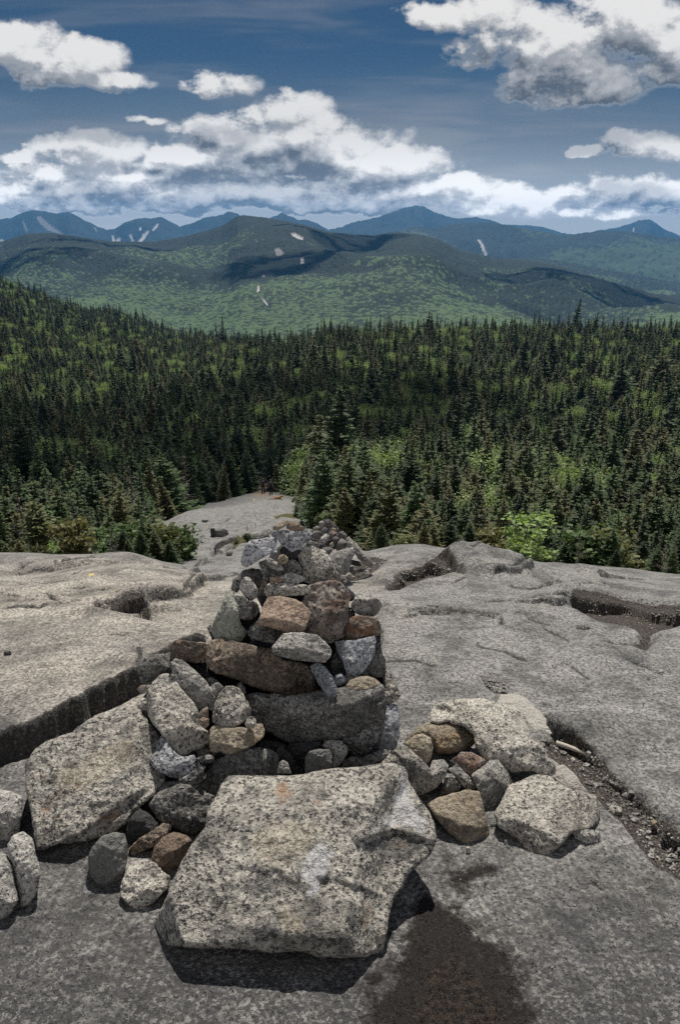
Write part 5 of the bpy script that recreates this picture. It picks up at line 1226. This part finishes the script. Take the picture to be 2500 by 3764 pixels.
# ------------------------------------------------------------------ mountains: long wooded ridges at their real distances
def canopy_mat(name, dark, light, conifer, scale_uv, rock=(0.40, 0.39, 0.39)):
    m, nt = new_mat(name)
    tc = nt.new('ShaderNodeTexCoord'); vec = tc.outputs['Object']
    hue = nt.attr('hue'); con = nt.attr('conifer'); sl_ = nt.attr('slide')
    leaf = nt.mix(hue, dark, light)
    cn = nt.mix(hue, tuple(x * .6 for x in conifer), tuple(x * 1.5 for x in conifer))
    c = nt.mix(con, leaf, cn)
    c = nt.mix(sl_, c, rock)
    finish(nt, c, 0.85, None, 0.15)
    return m
MAT['mid_wood'] = canopy_mat('mixed_forest_canopy', (0.045, 0.078, 0.034), (0.100, 0.150, 0.068), (0.012, 0.020, 0.017), 1)
MAT['far_wood'] = canopy_mat('far_forest_canopy', (0.035, 0.055, 0.028), (0.06, 0.09, 0.045), (0.014, 0.022, 0.018), 1)

def cells(x, y, size, seed):
    """Crowns: for each point the height and tint of the nearest jittered cell."""
    gx, gy = np.floor(x / size).astype(np.int64), np.floor(y / size).astype(np.int64)
    best = np.full(x.shape, 1e9); hue = np.zeros_like(x); cid = np.zeros_like(x)
    for dx in (-1, 0, 1):
        for dy in (-1, 0, 1):
            cx_, cy_ = gx + dx, gy + dy
            h1 = _P[(_P[(cx_ + seed) & 255] + cy_) & 255]; h2 = _P[(h1 + 91 + cx_ // 256) & 255]; h3 = _P[(h2 + 37) & 255]
            d = np.hypot((cx_ + .15 + .7 * h1 / 255.) * size - x, (cy_ + .15 + .7 * h2 / 255.) * size - y) / size
            m = d < best; best = np.where(m, d, best); hue = np.where(m, h3 / 255., hue)
    return np.sqrt(np.clip(1 - (best / .75) ** 2, 0, 1)), hue

def ridge(name, sky, D, y0, z0, y1, z1, cell, crown, mat, du, dy, relief, con_fn, slides=(), seed=0, warp=.0, crest_shape=1.0):
    """A ridge whose crest stands at distance D(px) on the given skyline, falling to (y0, z0) on this side and (y1, z1) beyond."""
    sk = np.array(sky, float) * 1.5944
    # soften the traced skyline a little
    us = np.concatenate([np.arange(-.9, -.50, .006), np.arange(-.50, .50, du), np.arange(.50, .9, .006)]); ys = np.concatenate([np.arange(y0, D[1].max() + 30, dy), np.arange(D[1].max() + 60, D[1].max() + 500, 60), np.linspace(D[1].max() + 560, max(y1, D[1].max() + 900), 16)])
    Y, U = np.meshgrid(ys, us, indexing='ij'); X = U * Y
    pxu = CX + FPX * U * 1.063                       # close to the horizon a column of px is a fixed bearing
    py = np.interp(pxu, sk[:, 0], sk[:, 1]) + 2.2 * pnoise(np.c_[pxu.ravel() / 26, np.full(pxu.size, seed + .5), np.zeros(pxu.size)]).reshape(pxu.shape)
    Dc = np.interp(pxu, D[0] * 1.5944, D[1])
    d = raydir(pxu.ravel(), py.ravel()); zc = (CAM_H + d[:, 2] / d[:, 1] * Dc.ravel()).reshape(Y.shape)
    z0a = z0(pxu) if callable(z0) else z0
    t = np.clip((Y - y0) / (Dc - y0), 0, 1); tb = np.clip((Y - Dc) / (y1 - Dc), 0, 1)
    prof = t ** crest_shape
    z = np.where(Y <= Dc, z0a + (zc - z0a) * prof, zc + (z1 - zc) * tb)
    P = np.c_[X.ravel(), Y.ravel(), np.zeros(X.size)]
    rz = fbm(P / relief[0] + seed, 4, .5); rd = 1 - np.abs(pnoise(P * [1 / relief[1], 1 / (relief[1] * 2.2), 1] + seed * 2.3)) * 2
    damp = (np.where(Y <= Dc, 4 * t * (1 - t) + .0, .6 * np.minimum(1, tb * 6))).ravel()
    zz = z.ravel() + damp * (relief[2] * rz + relief[3] * (rd - .4))
    # never above the traced skyline: sink whatever would poke over
    lim = CAM_H + (zc.ravel() - CAM_H) / Dc.ravel() * P[:, 1] - 1.0
    front = (P[:, 1] < Dc.ravel() - 1)
    zz = np.where(front, np.minimum(zz, lim - .02 * (Dc.ravel() - P[:, 1])), zz)
    cr, hue = cells(P[:, 0], P[:, 1], cell, seed * 13)
    con = con_fn(pxu.ravel(), np.where(Y <= Dc, t, 1).ravel(), P, zz)
    con = np.clip(con, 0, 1)
    conb = (con > hue * .9 + .05).astype(float) * .62 + con * .38
    ppx, ppy = to_px(np.c_[P[:, :2], zz + cr * crown])
    slide = np.zeros(len(P))
    jit = 2.2 * fbm(np.c_[ppx / 9, ppy / 9, np.full(len(P), 3.3)], 3)
    for poly in slides:
        amt = 1.0
        if isinstance(poly[0], float): amt, poly = poly
        q = np.array(poly, float)
        near = np.nonzero((ppx > q[:, 0].min() - 12) & (ppx < q[:, 0].max() + 12) & (ppy > q[:, 1].min() - 12) & (ppy < q[:, 1].max() + 12))[0]
        if len(near): s = poly_sd(ppx[near] + jit[near], ppy[near] + .6 * jit[near], q); slide[near] = np.maximum(slide[near], amt * sstep(s, -1.2, 1.2))
    slide = np.where(front | (np.abs(P[:, 1] - Dc.ravel()) < 60), slide, 0)
    zz = zz + (cr * crown * (1 + .5 * conb * (hue - .3))) * (1 - slide)
    n, m = Y.shape; idx = np.arange(n * m).reshape(n, m)
    F = np.stack([idx[:-1, :-1], idx[:-1, 1:], idx[1:, 1:], idx[1:, :-1]], -1).reshape(-1, 4)
    o = mesh_obj(name, np.c_[P[:, :2], zz], F, MAT[mat]); tag(o, kind='structure')
    attr(o, 'hue', hue * .75 + .25 * np.clip(.5 + .8 * rz, 0, 1)); attr(o, 'conifer', conb); attr(o, 'slide', slide)
    return o

px_of = lambda pts, c: c(pts)
cM, cN = Crop(0, 700, .79719), Crop(1250, 700, .79719)       # the two mountain crops of the photograph

# nearest wooded mountain: dark spruce on top and in the middle, bright hardwoods low down
def con_mid(px, t, P, z):
    n = fbm(P / 420.0 + 3, 4, .6); n2 = fbm(P / 95.0 + 7, 3, .6)
    low = np.interp(px, [0, 500, 900, 1250, 1700, 2500], [.50, .52, .36, .26, .42, .50])
    return .26 + .70 * sstep(t + .42 * n + .10 * n2, low - .55, low + .30)
ridge('mountain', [(-700, 520), (-300, 560), (0, 559), (60, 542), (120, 540), (190, 550), (250, 559), (350, 560), (430, 547), (510, 524), (548, 501), (565, 498), (620, 505), (700, 520), (760, 538), (860, 546), (905, 538), (960, 541), (1010, 553), (1060, 578), (1110, 590), (1170, 600), (1240, 606), (1300, 618), (1380, 640), (1480, 668), (1568, 690), (2000, 760)],
      (np.array([-700, 0, 250, 430, 560, 900, 1240, 1568, 2100]), np.array([3200, 3250, 3300, 3400, 3350, 3200, 2950, 2700, 2600.])), 1350, lambda p: np.interp(p, [-500, 0, 900, 2500], [-215, -200, -172, -185]), 5200, -420, 8.5, 4.6, 'mid_wood', .00062, 4.4, (620., 430., 66., 60.), con_mid,
      [cM([(1340, 195), (1360, 194), (1398, 215), (1398, 226), (1380, 224), (1350, 210)]), cM([(1384, 318), (1395, 308), (1405, 316), (1403, 336), (1388, 338)]), (.4, cM([(1265, 270), (1285, 262), (1310, 288), (1298, 300), (1275, 300)])),
       cM([(1187, 440), (1196, 436), (1196, 462), (1186, 470)]), cM([(1208, 388), (1220, 386), (1218, 398), (1208, 398)]), cM([(1205, 494), (1215, 496), (1240, 526), (1230, 528)]), (.5, cM([(1208, 388), (1214, 386), (1214, 394), (1208, 394)]))], 1)
# the low wooded ridge that runs out to the right behind it
def con_low(px, t, P, z):
    return .35 + .55 * sstep(t + .5 * fbm(P / 400.0 + 1, 3), .35, .75)
ridge('mountain', [(-700, 700), (700, 690), (1000, 640), (1110, 600), (1170, 598), (1240, 597), (1300, 603), (1380, 618), (1480, 636), (1568, 652), (2000, 700)],
      (np.array([-700, 1000, 1240, 1568, 2100]), np.array([4300, 4300, 4400, 4400, 4500.])), 3000, -330, 6000, -460, 10, 5.0, 'mid_wood', .0010, 9.0, (600., 320., 40., 30.), con_low, [], 2)
# left-hand shoulder behind the main mountain is part of its crest; the green middle-distance ridge on the right
def con_right(px, t, P, z):
    return .15 + .8 * sstep(t + .45 * fbm(P / 700.0 + 5, 3), .55, .95)
ridge('mountain', [(-700, 640), (700, 600), (860, 545), (930, 531), (960, 524), (1000, 527), (1060, 517), (1120, 514), (1180, 522), (1250, 536), (1310, 546), (1350, 538), (1400, 534), (1450, 536), (1510, 545), (1568, 553), (2100, 590)],
      (np.array([-700, 800, 1100, 1400, 2100]), np.array([6400, 6400, 6600, 6200, 6200.])), 4600, -420, 8200, -500, 26, 9.0, 'far_wood', .0016, 22.0, (900., 520., 75., 60.), con_right,
      [cN([(634, 226), (645, 226), (662, 250), (672, 280), (682, 296), (672, 298), (660, 276), (650, 250)])], 3)
# the blue high peaks at the back
def con_far(px, t, P, z):
    return .5 + .5 * sstep(t, .2, .7)
ridge('mountain', [(-700, 540), (-200, 530), (0, 508), (30, 503), (55, 492), (78, 485), (100, 488), (130, 493), (160, 491), (180, 498), (205, 514), (245, 531), (265, 528), (290, 514), (320, 504), (350, 505), (375, 502), (395, 513), (415, 523), (445, 515), (468, 505), (500, 499), (515, 496), (529, 489), (545, 493), (575, 512), (610, 512), (628, 501), (652, 492), (675, 502), (690, 509), (705, 507), (730, 516), (757, 531), (790, 524), (820, 513), (870, 502), (915, 487), (935, 479), (955, 475), (975, 478), (1000, 490), (1030, 500), (1055, 506), (1075, 503), (1100, 502), (1130, 508), (1160, 519), (1190, 520), (1230, 521), (1260, 527), (1310, 541), (1340, 543), (1380, 532), (1420, 527), (1445, 519), (1470, 509), (1487, 506), (1500, 509), (1530, 528), (1568, 544), (1800, 560), (2200, 540)],
      (np.array([-700, 500, 1000, 1600, 2200]), np.array([9300, 9300, 10600, 11200, 11200.])), 7000, -450, 12600, -500, 60, 10.0, 'far_wood', .0013, 42.0, (1300., 800., 110., 110.), con_far,
      [cM([(512, 205), (522, 208), (532, 232), (545, 218), (556, 218), (550, 244), (520, 242)]), cM([(628, 246), (655, 205), (680, 184), (690, 186), (670, 215), (645, 248)]), cM([(700, 180), (728, 150), (732, 154), (708, 186)]), cM([(640, 168), (650, 166), (652, 184), (640, 186)]), cM([(596, 204), (606, 204), (618, 236), (608, 236)]),
       (.35, cM([(165, 120), (185, 118), (230, 160), (290, 200), (285, 206), (220, 185), (180, 150)])), (.3, cM([(98, 140), (106, 140), (128, 190), (120, 190)])), (.5, cM([(430, 168), (437, 170), (450, 192), (445, 192)])), cM([(-40, 226), (10, 222), (16, 234), (0, 240), (-40, 240)]), cN([(1354, 172), (1360, 172), (1358, 204), (1352, 204)])], 4)

# ------------------------------------------------------------------ unseen clouds, added above the frame to cast shadows on the slopes
cm_, ct = new_mat('cloud_overhead')
cmx = ct.new('ShaderNodeMixShader', ins={0: .28, 1: ct.new('ShaderNodeBsdfTransparent').outputs[0], 2: ct.new('ShaderNodeBsdfDiffuse', ins={'Color': (.9, .9, .9, 1)}).outputs[0]})
ct.l.new(cmx.outputs[0], ct.new('ShaderNodeOutputMaterial').inputs[0])
def overhead(px, Y, zt, rx, ry, seed, zc=1900.0):
    d = raydir(px, 1000); tgt = np.array([d[0] / d[1] * Y, Y, zt]); S = np.array(SUN_DIR); c = tgt + S * ((zc - zt) / S[2])
    bm = bmesh.new(); bmesh.ops.create_icosphere(bm, subdivisions=5, radius=1.0)
    V = np.array([v.co[:] for v in bm.verts]); F = np.array([[v.index for v in f_.verts] for f_ in bm.faces]); bm.free()
    V = V * (1 + .55 * fbm(V * 1.6 + seed, 5, .6))[:, None]; V[:, 2] = np.where(V[:, 2] < 0, V[:, 2] * .3, V[:, 2])
    o = mesh_obj('cloud', V * [rx, ry, 130] + c, F, cm_, loc=tuple(c)); tag(o, kind='structure')  # unseen blocker, set so that its shadow falls on the target
for q in [(420, 3050, 20, 240, 170, 1), (1250, 3000, 30, 210, 200, 2), (1020, 2350, -80, 170, 130, 9), (2250, 2500, -80, 260, 200, 3), (150, 2500, -80, 160, 150, 4), (640, 165, -42, 55, 70, 6)]: overhead(*q)

# ------------------------------------------------------------------ the air between
hz = mesh_obj('haze', [(sx, sy, sz) for sx in (-13000, 13000) for sy in (-400, 12800) for sz in (-640, 430)],
              np.array([(0, 1, 3, 2), (4, 6, 7, 5), (0, 4, 5, 1), (2, 3, 7, 6), (0, 2, 6, 4), (1, 5, 7, 3)]), None, smooth=False)
tag(hz, kind='stuff')
hm = bpy.data.materials.new('haze_air'); hm.use_nodes = True; hm.node_tree.nodes.clear(); ht = NT(hm.node_tree)
pv = ht.new('ShaderNodeVolumePrincipled', ins={'Color': (0.13, 0.47, 1.0, 1), 'Density': 0.000058, 'Anisotropy': 0.0})
ho = ht.new('ShaderNodeOutputMaterial'); ht.l.new(pv.outputs[0], ho.inputs['Volume'])
hz.data.materials.append(hm)
# ------------------------------------------------------------------ people and dog
def skin(name, joints, bones, mat, parent=None, loc=None, levels=2):
    """A body grown round a skeleton: joints {name: (x, y, z, r)}, bones as pairs; one continuous surface."""
    names = list(joints); ix = {n: i for i, n in enumerate(names)}
    me = bpy.data.meshes.new(name); me.from_pydata([joints[n][:3] for n in names], [(ix[a], ix[b]) for a, b in bones], []); me.update()
    o = bpy.data.objects.new(name, me); COL.objects.link(o)
    o.modifiers.new('skin', 'SKIN').use_smooth_shade = True
    if not me.skin_vertices: me.skin_vertices.new() if hasattr(me.skin_vertices, 'new') else None
    for i, n in enumerate(names):
        v = me.skin_vertices[0].data[i]; r = joints[n][3]; v.radius = r if isinstance(r, tuple) else (r, r); v.use_root = i == 0
    sb = o.modifiers.new('subdivision', 'SUBSURF'); sb.levels = sb.render_levels = levels
    me.materials.append(MAT[mat])
    if parent: o.parent = parent
    if loc is not None: o.location = loc
    return o
MAT['skin'] = simple_mat('skin', (0.36, 0.21, 0.15), .6, .35, .08)
MAT['navy'] = simple_mat('dark_navy_cloth', (0.018, 0.02, 0.03), .9, .15, .2, 60)
MAT['charcoal'] = simple_mat('charcoal_cloth', (0.035, 0.035, 0.04), .9, .15, .2, 60)
MAT['hair'] = simple_mat('dark_hair', (0.02, 0.015, 0.012), .7, .3, .2, 90)
MAT['pack'] = simple_mat('pack_cloth', (0.03, 0.032, 0.045), .8, .25, .2, 60)
MAT['blueshirt'] = simple_mat('blue_print_cloth', (0.09, 0.11, 0.22), .85, .2, .6, 26)
MAT['fur'] = simple_mat('golden_fur', (0.33, 0.20, 0.105), .9, .15, .3, 24)

def hiker(px, py, Y, label, shirt, trousers, step=.1, turn=0.0, hgt=1.76, legs_wide=.09):
    p = at(px, py, Y); p[2] = surf_z(p[0], p[1])
    k = hgt / 1.76
    J = {'pelvis': (0, 0, .95, (.15, .11)), 'waist': (0, .01, 1.10, (.145, .10)), 'chest': (0, .0, 1.30, (.175, .115)), 'neck': (0, -.01, 1.48, .062), 'jaw': (0, .01, 1.56, .075), 'head': (0, .0, 1.655, (.085, .10)), 'crown': (0, -.01, 1.72, .06), 'nose': (0, .085, 1.63, .022)}
    B = [('pelvis', 'waist'), ('waist', 'chest'), ('chest', 'neck'), ('neck', 'jaw'), ('jaw', 'head'), ('head', 'crown'), ('head', 'nose')]
    for s, n in ((-1, 'l'), (1, 'r')):
        f = step * s
        J.update({n + 'sh': (.185 * s, 0, 1.40, .062), n + 'el': (.25 * s, -.03 - f * .6, 1.12, .045), n + 'wr': (.255 * s, .08 - f, .89, .034), n + 'pa': (.25 * s, .105 - f, .82, (.042, .024)),
                  n + 'hip': (.095 * s, 0, .90, .085), n + 'kn': (legs_wide * s * 1.1, .05 + f * .7, .50, .062), n + 'an': (legs_wide * s * 1.15, -.02 + f, .09, .042), n + 'to': (legs_wide * s * 1.3, .15 + f, .035, .04), n + 'ea': (.088 * s, -.005, 1.635, .02)})
        B += [('chest', n + 'sh'), (n + 'sh', n + 'el'), (n + 'el', n + 'wr'), (n + 'wr', n + 'pa'), ('pelvis', n + 'hip'), (n + 'hip', n + 'kn'), (n + 'kn', n + 'an'), (n + 'an', n + 'to'), ('head', n + 'ea')]
        for q, (dx, dy, ln) in enumerate(((-.028, .012, .07), (-.01, .016, .085), (.01, .014, .08), (.027, .008, .062), (-.035 * s, .05, .03))):
            J[n + 'f%d' % q] = (.25 * s + dx, .105 - f + dy, .80 - ln, .0085); B.append((n + 'pa', n + 'f%d' % q))
    J = {a: (v[0] * k, v[1] * k, v[2] * k, tuple(r * k for r in v[3]) if isinstance(v[3], tuple) else v[3] * k) for a, v in J.items()}
    o = skin('person', J, B, 'skin', loc=p); o.rotation_euler = (0, 0, turn)
    tag(o, label, 'person', 'hikers at the end of the rock strip')
    def grow(names, add): return {a: (J[a][0], J[a][1], J[a][2], tuple(r + add for r in J[a][3]) if isinstance(J[a][3], tuple) else J[a][3] + add) for a in names}
    sh = grow(['pelvis', 'waist', 'chest', 'lsh', 'lel', 'rsh', 'rel'], .018); sh['neck'] = (J['neck'][0], J['neck'][1], J['neck'][2] - .06 * k, .075 * k)
    for n in 'lr':
        e = sh[n + 'el']; s_ = sh[n + 'sh']; sh[n + 'el'] = (s_[0] * .35 + e[0] * .65, s_[1] * .35 + e[1] * .65, s_[2] * .35 + e[2] * .65, .068 * k)
    skin('shirt', sh, [('pelvis', 'waist'), ('waist', 'chest'), ('chest', 'neck'), ('chest', 'lsh'), ('lsh', 'lel'), ('chest', 'rsh'), ('rsh', 'rel')], shirt, o)
    tr = grow(['pelvis', 'lhip', 'lkn', 'lan', 'rhip', 'rkn', 'ran'], .022)
    skin('trousers', tr, [('pelvis', 'lhip'), ('lhip', 'lkn'), ('lkn', 'lan'), ('pelvis', 'rhip'), ('rhip', 'rkn'), ('rkn', 'ran')], trousers, o)
    hd = {'a': (0, -.03 * k, 1.70 * k, (.088 * k, .095 * k)), 'b': (0, -.06 * k, 1.64 * k, (.082 * k, .06 * k)), 'c': (0, -.055 * k, 1.56 * k, .05 * k)}
    skin('hair', hd, [('a', 'b'), ('b', 'c')], 'hair', o)
    for n in 'lr':
        skin('shoe', {'a': (J[n + 'an'][0], J[n + 'an'][1] - .03, .05, .055), 'b': (J[n + 'to'][0], J[n + 'to'][1] + .02, .04, (.055, .045))}, [('a', 'b')], 'charcoal', o)
    return o, p
h1, hp1 = hiker(968, 1826, 77.0, 'person in a dark navy T-shirt, the taller of two hikers', 'navy', 'charcoal', .05, .1, 1.82)
h2, hp2 = hiker(996, 1826, 76.0, 'person in dark clothes with a blue-patterned top, the slimmer of two hikers', 'blueshirt', 'navy', .08, -.1, 1.68, .07)
def backpack(at_, turn, label):
    bm = bmesh.new(); bmesh.ops.create_cube(bm, size=1.0)
    bmesh.ops.subdivide_edges(bm, edges=bm.edges[:], cuts=4, use_grid_fill=True)
    for v in bm.verts:
        c = v.co; r = (abs(c.x * 2) ** 4 + abs(c.y * 2) ** 4 + abs(c.z * 2) ** 4) ** .25
        v.co = c / max(r, .01) * .95 if r > 0 else c
        v.co = Vector((v.co.x * .32 * (1 - .15 * v.co.z), v.co.y * .20, v.co.z * .48))
    me = bpy.data.meshes.new('backpack'); bm.to_mesh(me); bm.free(); me.materials.append(MAT['pack'])
    for pl in me.polygons: pl.use_smooth = True
    o = bpy.data.objects.new('backpack', me); COL.objects.link(o); o.location = at_; o.rotation_euler = (0, 0, turn)
    tag(o, label, 'backpack')
    q = Quads()
    V, F = [], []
    for s in (-1, 1):
        v, f = tube([(.1 * s, .06, .2), (.12 * s, .2, .25), (.13 * s, .28, .1), (.13 * s, .2, -.12), (.11 * s, .06, -.16)], [.018] * 5, 5); n0 = len(V); V += v; F += [tuple(i + n0 for i in ff) for ff in f]
    me2 = bpy.data.meshes.new('strap'); me2.from_pydata(V, [], F); me2.materials.append(MAT['charcoal']); so = bpy.data.objects.new('strap', me2); so.parent = o; COL.objects.link(so)
    return o
backpack((hp1[0], hp1[1] - .24, hp1[2] + 1.28), .1, 'dark backpack on the back of the taller hiker')
backpack((hp2[0], hp2[1] - .23, hp2[2] + 1.18), -.1, 'dark backpack on the back of the slimmer hiker')
# the dog lies along the rim, head to the right, chin up
dp = ground_hit(1016, 1838); dp[2] = surf_z(dp[0], dp[1])
DJ = {'hip': (-.36, 0, .17, (.15, .16)), 'loin': (-.15, 0, .19, (.14, .15)), 'rib': (.12, 0, .21, (.155, .17)), 'chest': (.32, 0, .22, (.13, .15)), 'neck': (.45, 0, .33, .09), 'skull': (.55, 0, .42, .085), 'muzzle': (.67, 0, .39, .052), 'nose': (.72, 0, .385, .036),
      'tail': (-.50, .02, .13, .05), 'tail2': (-.70, .08, .06, .04), 'tail3': (-.86, .14, .04, .022)}
DB = [('hip', 'loin'), ('loin', 'rib'), ('rib', 'chest'), ('chest', 'neck'), ('neck', 'skull'), ('skull', 'muzzle'), ('muzzle', 'nose'), ('hip', 'tail'), ('tail', 'tail2'), ('tail2', 'tail3')]
for s, n in ((-1, 'l'), (1, 'r')):
    DJ.update({n + 'st': (-.26, .14 * s, .13, .09), n + 'ho': (-.42, .19 * s, .05, .045), n + 'hp': (-.20, .20 * s, .035, .036), n + 'hq': (-.12, .20 * s, .03, .03), n + 'el': (.28, .12 * s, .08, .055), n + 'wr': (.48, .11 * s, .04, .04), n + 'pw': (.58, .11 * s, .035, .036), n + 'er': (.53, .075 * s, .45, .03), n + 'er2': (.54, .10 * s, .36, .022)})
    DB += [('hip', n + 'st'), (n + 'st', n + 'ho'), (n + 'ho', n + 'hp'), (n + 'hp', n + 'hq'), ('chest', n + 'el'), (n + 'el', n + 'wr'), (n + 'wr', n + 'pw'), ('skull', n + 'er'), (n + 'er', n + 'er2')]
dog = skin('dog', DJ, DB, 'fur', loc=(dp[0], dp[1], dp[2] - .01)); dog.rotation_euler = (0, 0, .1)
tag(dog, 'golden tan dog lying on the rock strip beside the two hikers', 'dog')

# ------------------------------------------------------------------ small things on the rock
def gp(px, py): 
    okh, gl, gn, gi = ground.ray_cast(Vector(CAM), Vector(raydir(px, py)).normalized())
    return np.array(gl)
MAT['stickwood'] = simple_mat('bleached_wood', (0.42, 0.38, 0.33), .8, .2, .3, 120)
a, b = gp(2045, 2746), gp(2166, 2782); a[2] = b[2] = max(a[2], b[2]); n_ = 24
pts, rad = [], []
for i in range(n_):
    t = i / (n_ - 1); p = a + (b - a) * t; p[2] += .008 + .0015 * math.sin(t * 4); pts.append(p); rad.append(.0075 * (1.15 - .35 * t) + .0012 * pnoise([[t * 14, 1.3, 4.2]])[0])
V, F = [], []
dirv = (b - a) / np.linalg.norm(b - a); s1 = np.cross(dirv, [0, 0, 1.0]); s1 /= np.linalg.norm(s1); s2 = np.cross(s1, dirv)
for p, r in zip(pts, rad):
    for j in range(8):
        w = 2 * math.pi * j / 8; V.append(p + (s1 * math.cos(w) + s2 * math.sin(w)) * r)
for i in range(n_ - 1):
    for j in range(8): F.append((i * 8 + j, i * 8 + (j + 1) % 8, (i + 1) * 8 + (j + 1) % 8, (i + 1) * 8 + j))
F.append(tuple(range(8))[::-1]); F.append(tuple((n_ - 1) * 8 + j for j in range(8)))
tag(mesh_obj('stick', V, np.array([f if isinstance(f, tuple) else tuple(f) for f in F], dtype=object), MAT['stickwood'], loc=tuple(a)), 'short bleached stick lying in the gravel by the long crack', 'stick')

# grit and small stones in the gravel hollows: far too many to count
def grit(name, label, polys, n, rmin, rmax, mat, seed):
    rg = np.random.default_rng(seed); bm = bmesh.new(); bmesh.ops.create_icosphere(bm, subdivisions=1, radius=1.0)
    BV = np.array([v.co[:] for v in bm.verts]); BF = np.array([[v.index for v in f.verts] for f in bm.faces]); bm.free()
    V, F = [], []; k = 0
    for poly in polys:
        q = np.array(poly); lo, hi = q.min(0), q.max(0); m = 0
        while m < n:
            c = rg.uniform(lo, hi, (n * 2, 2)); c = c[in_poly(c, q)][:n - m]
            if len(c) == 0: break
            for px_, py_ in c:
                p = gp(px_, py_); r = rmin * (rmax / rmin) ** (rg.random() ** 2.2)
                d = BV * (1 + .35 * rg.normal(size=(len(BV), 1)) * .6) * r * rg.uniform(.6, 1.3, 3) * np.array([1, 1, .7])
                V.append(d + p + np.array([0, 0, r * .25])); F.append(BF + k * len(BV)); k += 1
            m += len(c)
    o = mesh_obj(name, np.concatenate(V), np.concatenate(F), MAT[mat], smooth=False)
    return tag(o, label, kind='stuff')
grit('gravel', 'loose grit and small stones in the hollows of the rock', [POCKETS[0][0], POCKETS[4][0]], 420, .0022, .011, 'mid', 5)
grit('gravel', 'grit in the hollow near the right edge', [POCKETS[1][0], POCKETS[3][0], POCKETS[7][0]], 130, .003, .009, 'mid', 6)
grit('gravel', 'scattered crumbs of stone on the rock right of the front slab', [cC([(420, 930), (640, 930), (900, 990), (1250, 900), (1450, 1050), (1300, 1250), (700, 1200), (420, 1200)])], 46, .0012, .004, 'mid', 7)

# bushes and seedlings along the rim
proto('bush0', 'bush', broadleaf_mesh, 'leaves', seed=150, h=1.0, leaf=.05, n=900, bush=True)
proto('bush1', 'bush', broadleaf_mesh, 'needles', seed=151, h=1.0, leaf=.07, n=1300, bush=True)
proto('bush2', 'bush', broadleaf_mesh, 'redleaf', seed=152, h=1.0, leaf=.05, n=500, bush=True)
def plant(key, px, py, s, name, label, cat, group=None):
    p = gp(px, py)
    return place_tree(key, (p[0], p[1], p[2] - .01), s / PROTO[key][2], random.uniform(0, 6), name, label, cat, group)
for key, px_, py_, s, name, lab, cat in [
    ('spruce2', 1322, 1990, .34, 'spruce_seedling', 'knee-high spruce with orange-red tips just right of the rear cairn', 'spruce'),
    ('spruce0', 1385, 2000, .20, 'spruce_seedling', 'tiny spruce seedling right of the one with orange-red tips', 'spruce'),
    ('bush1', 908, 1990, .16, 'bush', 'small green bush in the crack of the rock strip left of the cairn top', 'bush'),
    ('bush1', 870, 1998, .08, 'bush', 'low green tuft beside the small bush in the rock strip crack', 'bush')]:
    plant(key, px_, py_, s, name, lab, cat)
k = 0
for px0, px1, py_, n_, lab, grp in [(0, 700, 2062, 44, 'low evergreen bush along the left rim of the summit rock', 'bushes along the left rim'), (1400, 2500, 2030, 66, 'low scrubby bush along the right rim of the summit rock', 'bushes along the right rim'), (1060, 1360, 1935, 10, 'low bush beside the rock strip right of the hikers', 'bushes beside the rock strip')]:
    for i in range(n_):
        px_ = px0 + (px1 - px0) * (i + random.random()) / n_
        d = raydir(px_, py_); Y_ = random.uniform(5.9, 7.3) if px0 != 1060 else random.uniform(20, 34)
        x_ = d[0] / d[1] * Y_ * .995
        key = random.choice(['spruce4', 'bush1', 'spruce2', 'spruce0', 'spruce4', 'bare0', 'bush0' if random.random() < .25 else 'bush1'])
        z_ = surf_z(x_, Y_); s = random.uniform(.16, .45) * (1 if px0 != 1060 else 1.5)
        place_tree(key, (x_, Y_, z_ - .03), s / PROTO[key][2], random.uniform(0, 6), 'bush', lab, 'bush', grp)
# blocks and boulders on the slab strip
def far_stone(label, pts, ridge, mat, **kw):
    low = max(cI(pts), key=lambda q: q[1]); Y_ = gp(*low)[1]
    return stone(label, cI(pts), cI([ridge])[0], Y_, kw.pop('top', 25), kw.pop('front', 85), mat, group='stones on the rock strip', **kw)
far_stone('dark squared block standing upright on the rock strip', [(398, 690), (402, 685), (438, 683), (444, 690), (450, 762), (446, 768), (410, 770), (405, 764)], (420, 692), 'black')
far_stone('rounded grey boulder lying right of the dark squared block', [(447, 712), (470, 694), (520, 684), (560, 700), (577, 738), (560, 752), (520, 762), (452, 766)], (520, 705), 'grey')
far_stone('flat grey boulder half covering the moss on the rock strip', [(440, 860), (480, 810), (560, 765), (640, 755), (664, 780), (620, 805), (560, 835), (480, 880), (430, 886)], (560, 800), 'mid')
far_stone('pale angular stone behind the left of the cairn', [(548, 945), (560, 905), (595, 888), (617, 905), (605, 945), (575, 952)], (580, 915), 'mid')
far_stone('low grey boulder right of the small green bush', [(752, 760), (790, 735), (850, 725), (900, 715), (960, 690), (1000, 690), (985, 735), (900, 760), (830, 790), (790, 790)], (860, 750), 'mid')
far_stone('small dark stone lying on the pale middle of the rock strip', [(310, 612), (330, 600), (372, 602), (384, 612), (360, 630), (325, 628)], (345, 610), 'dark')
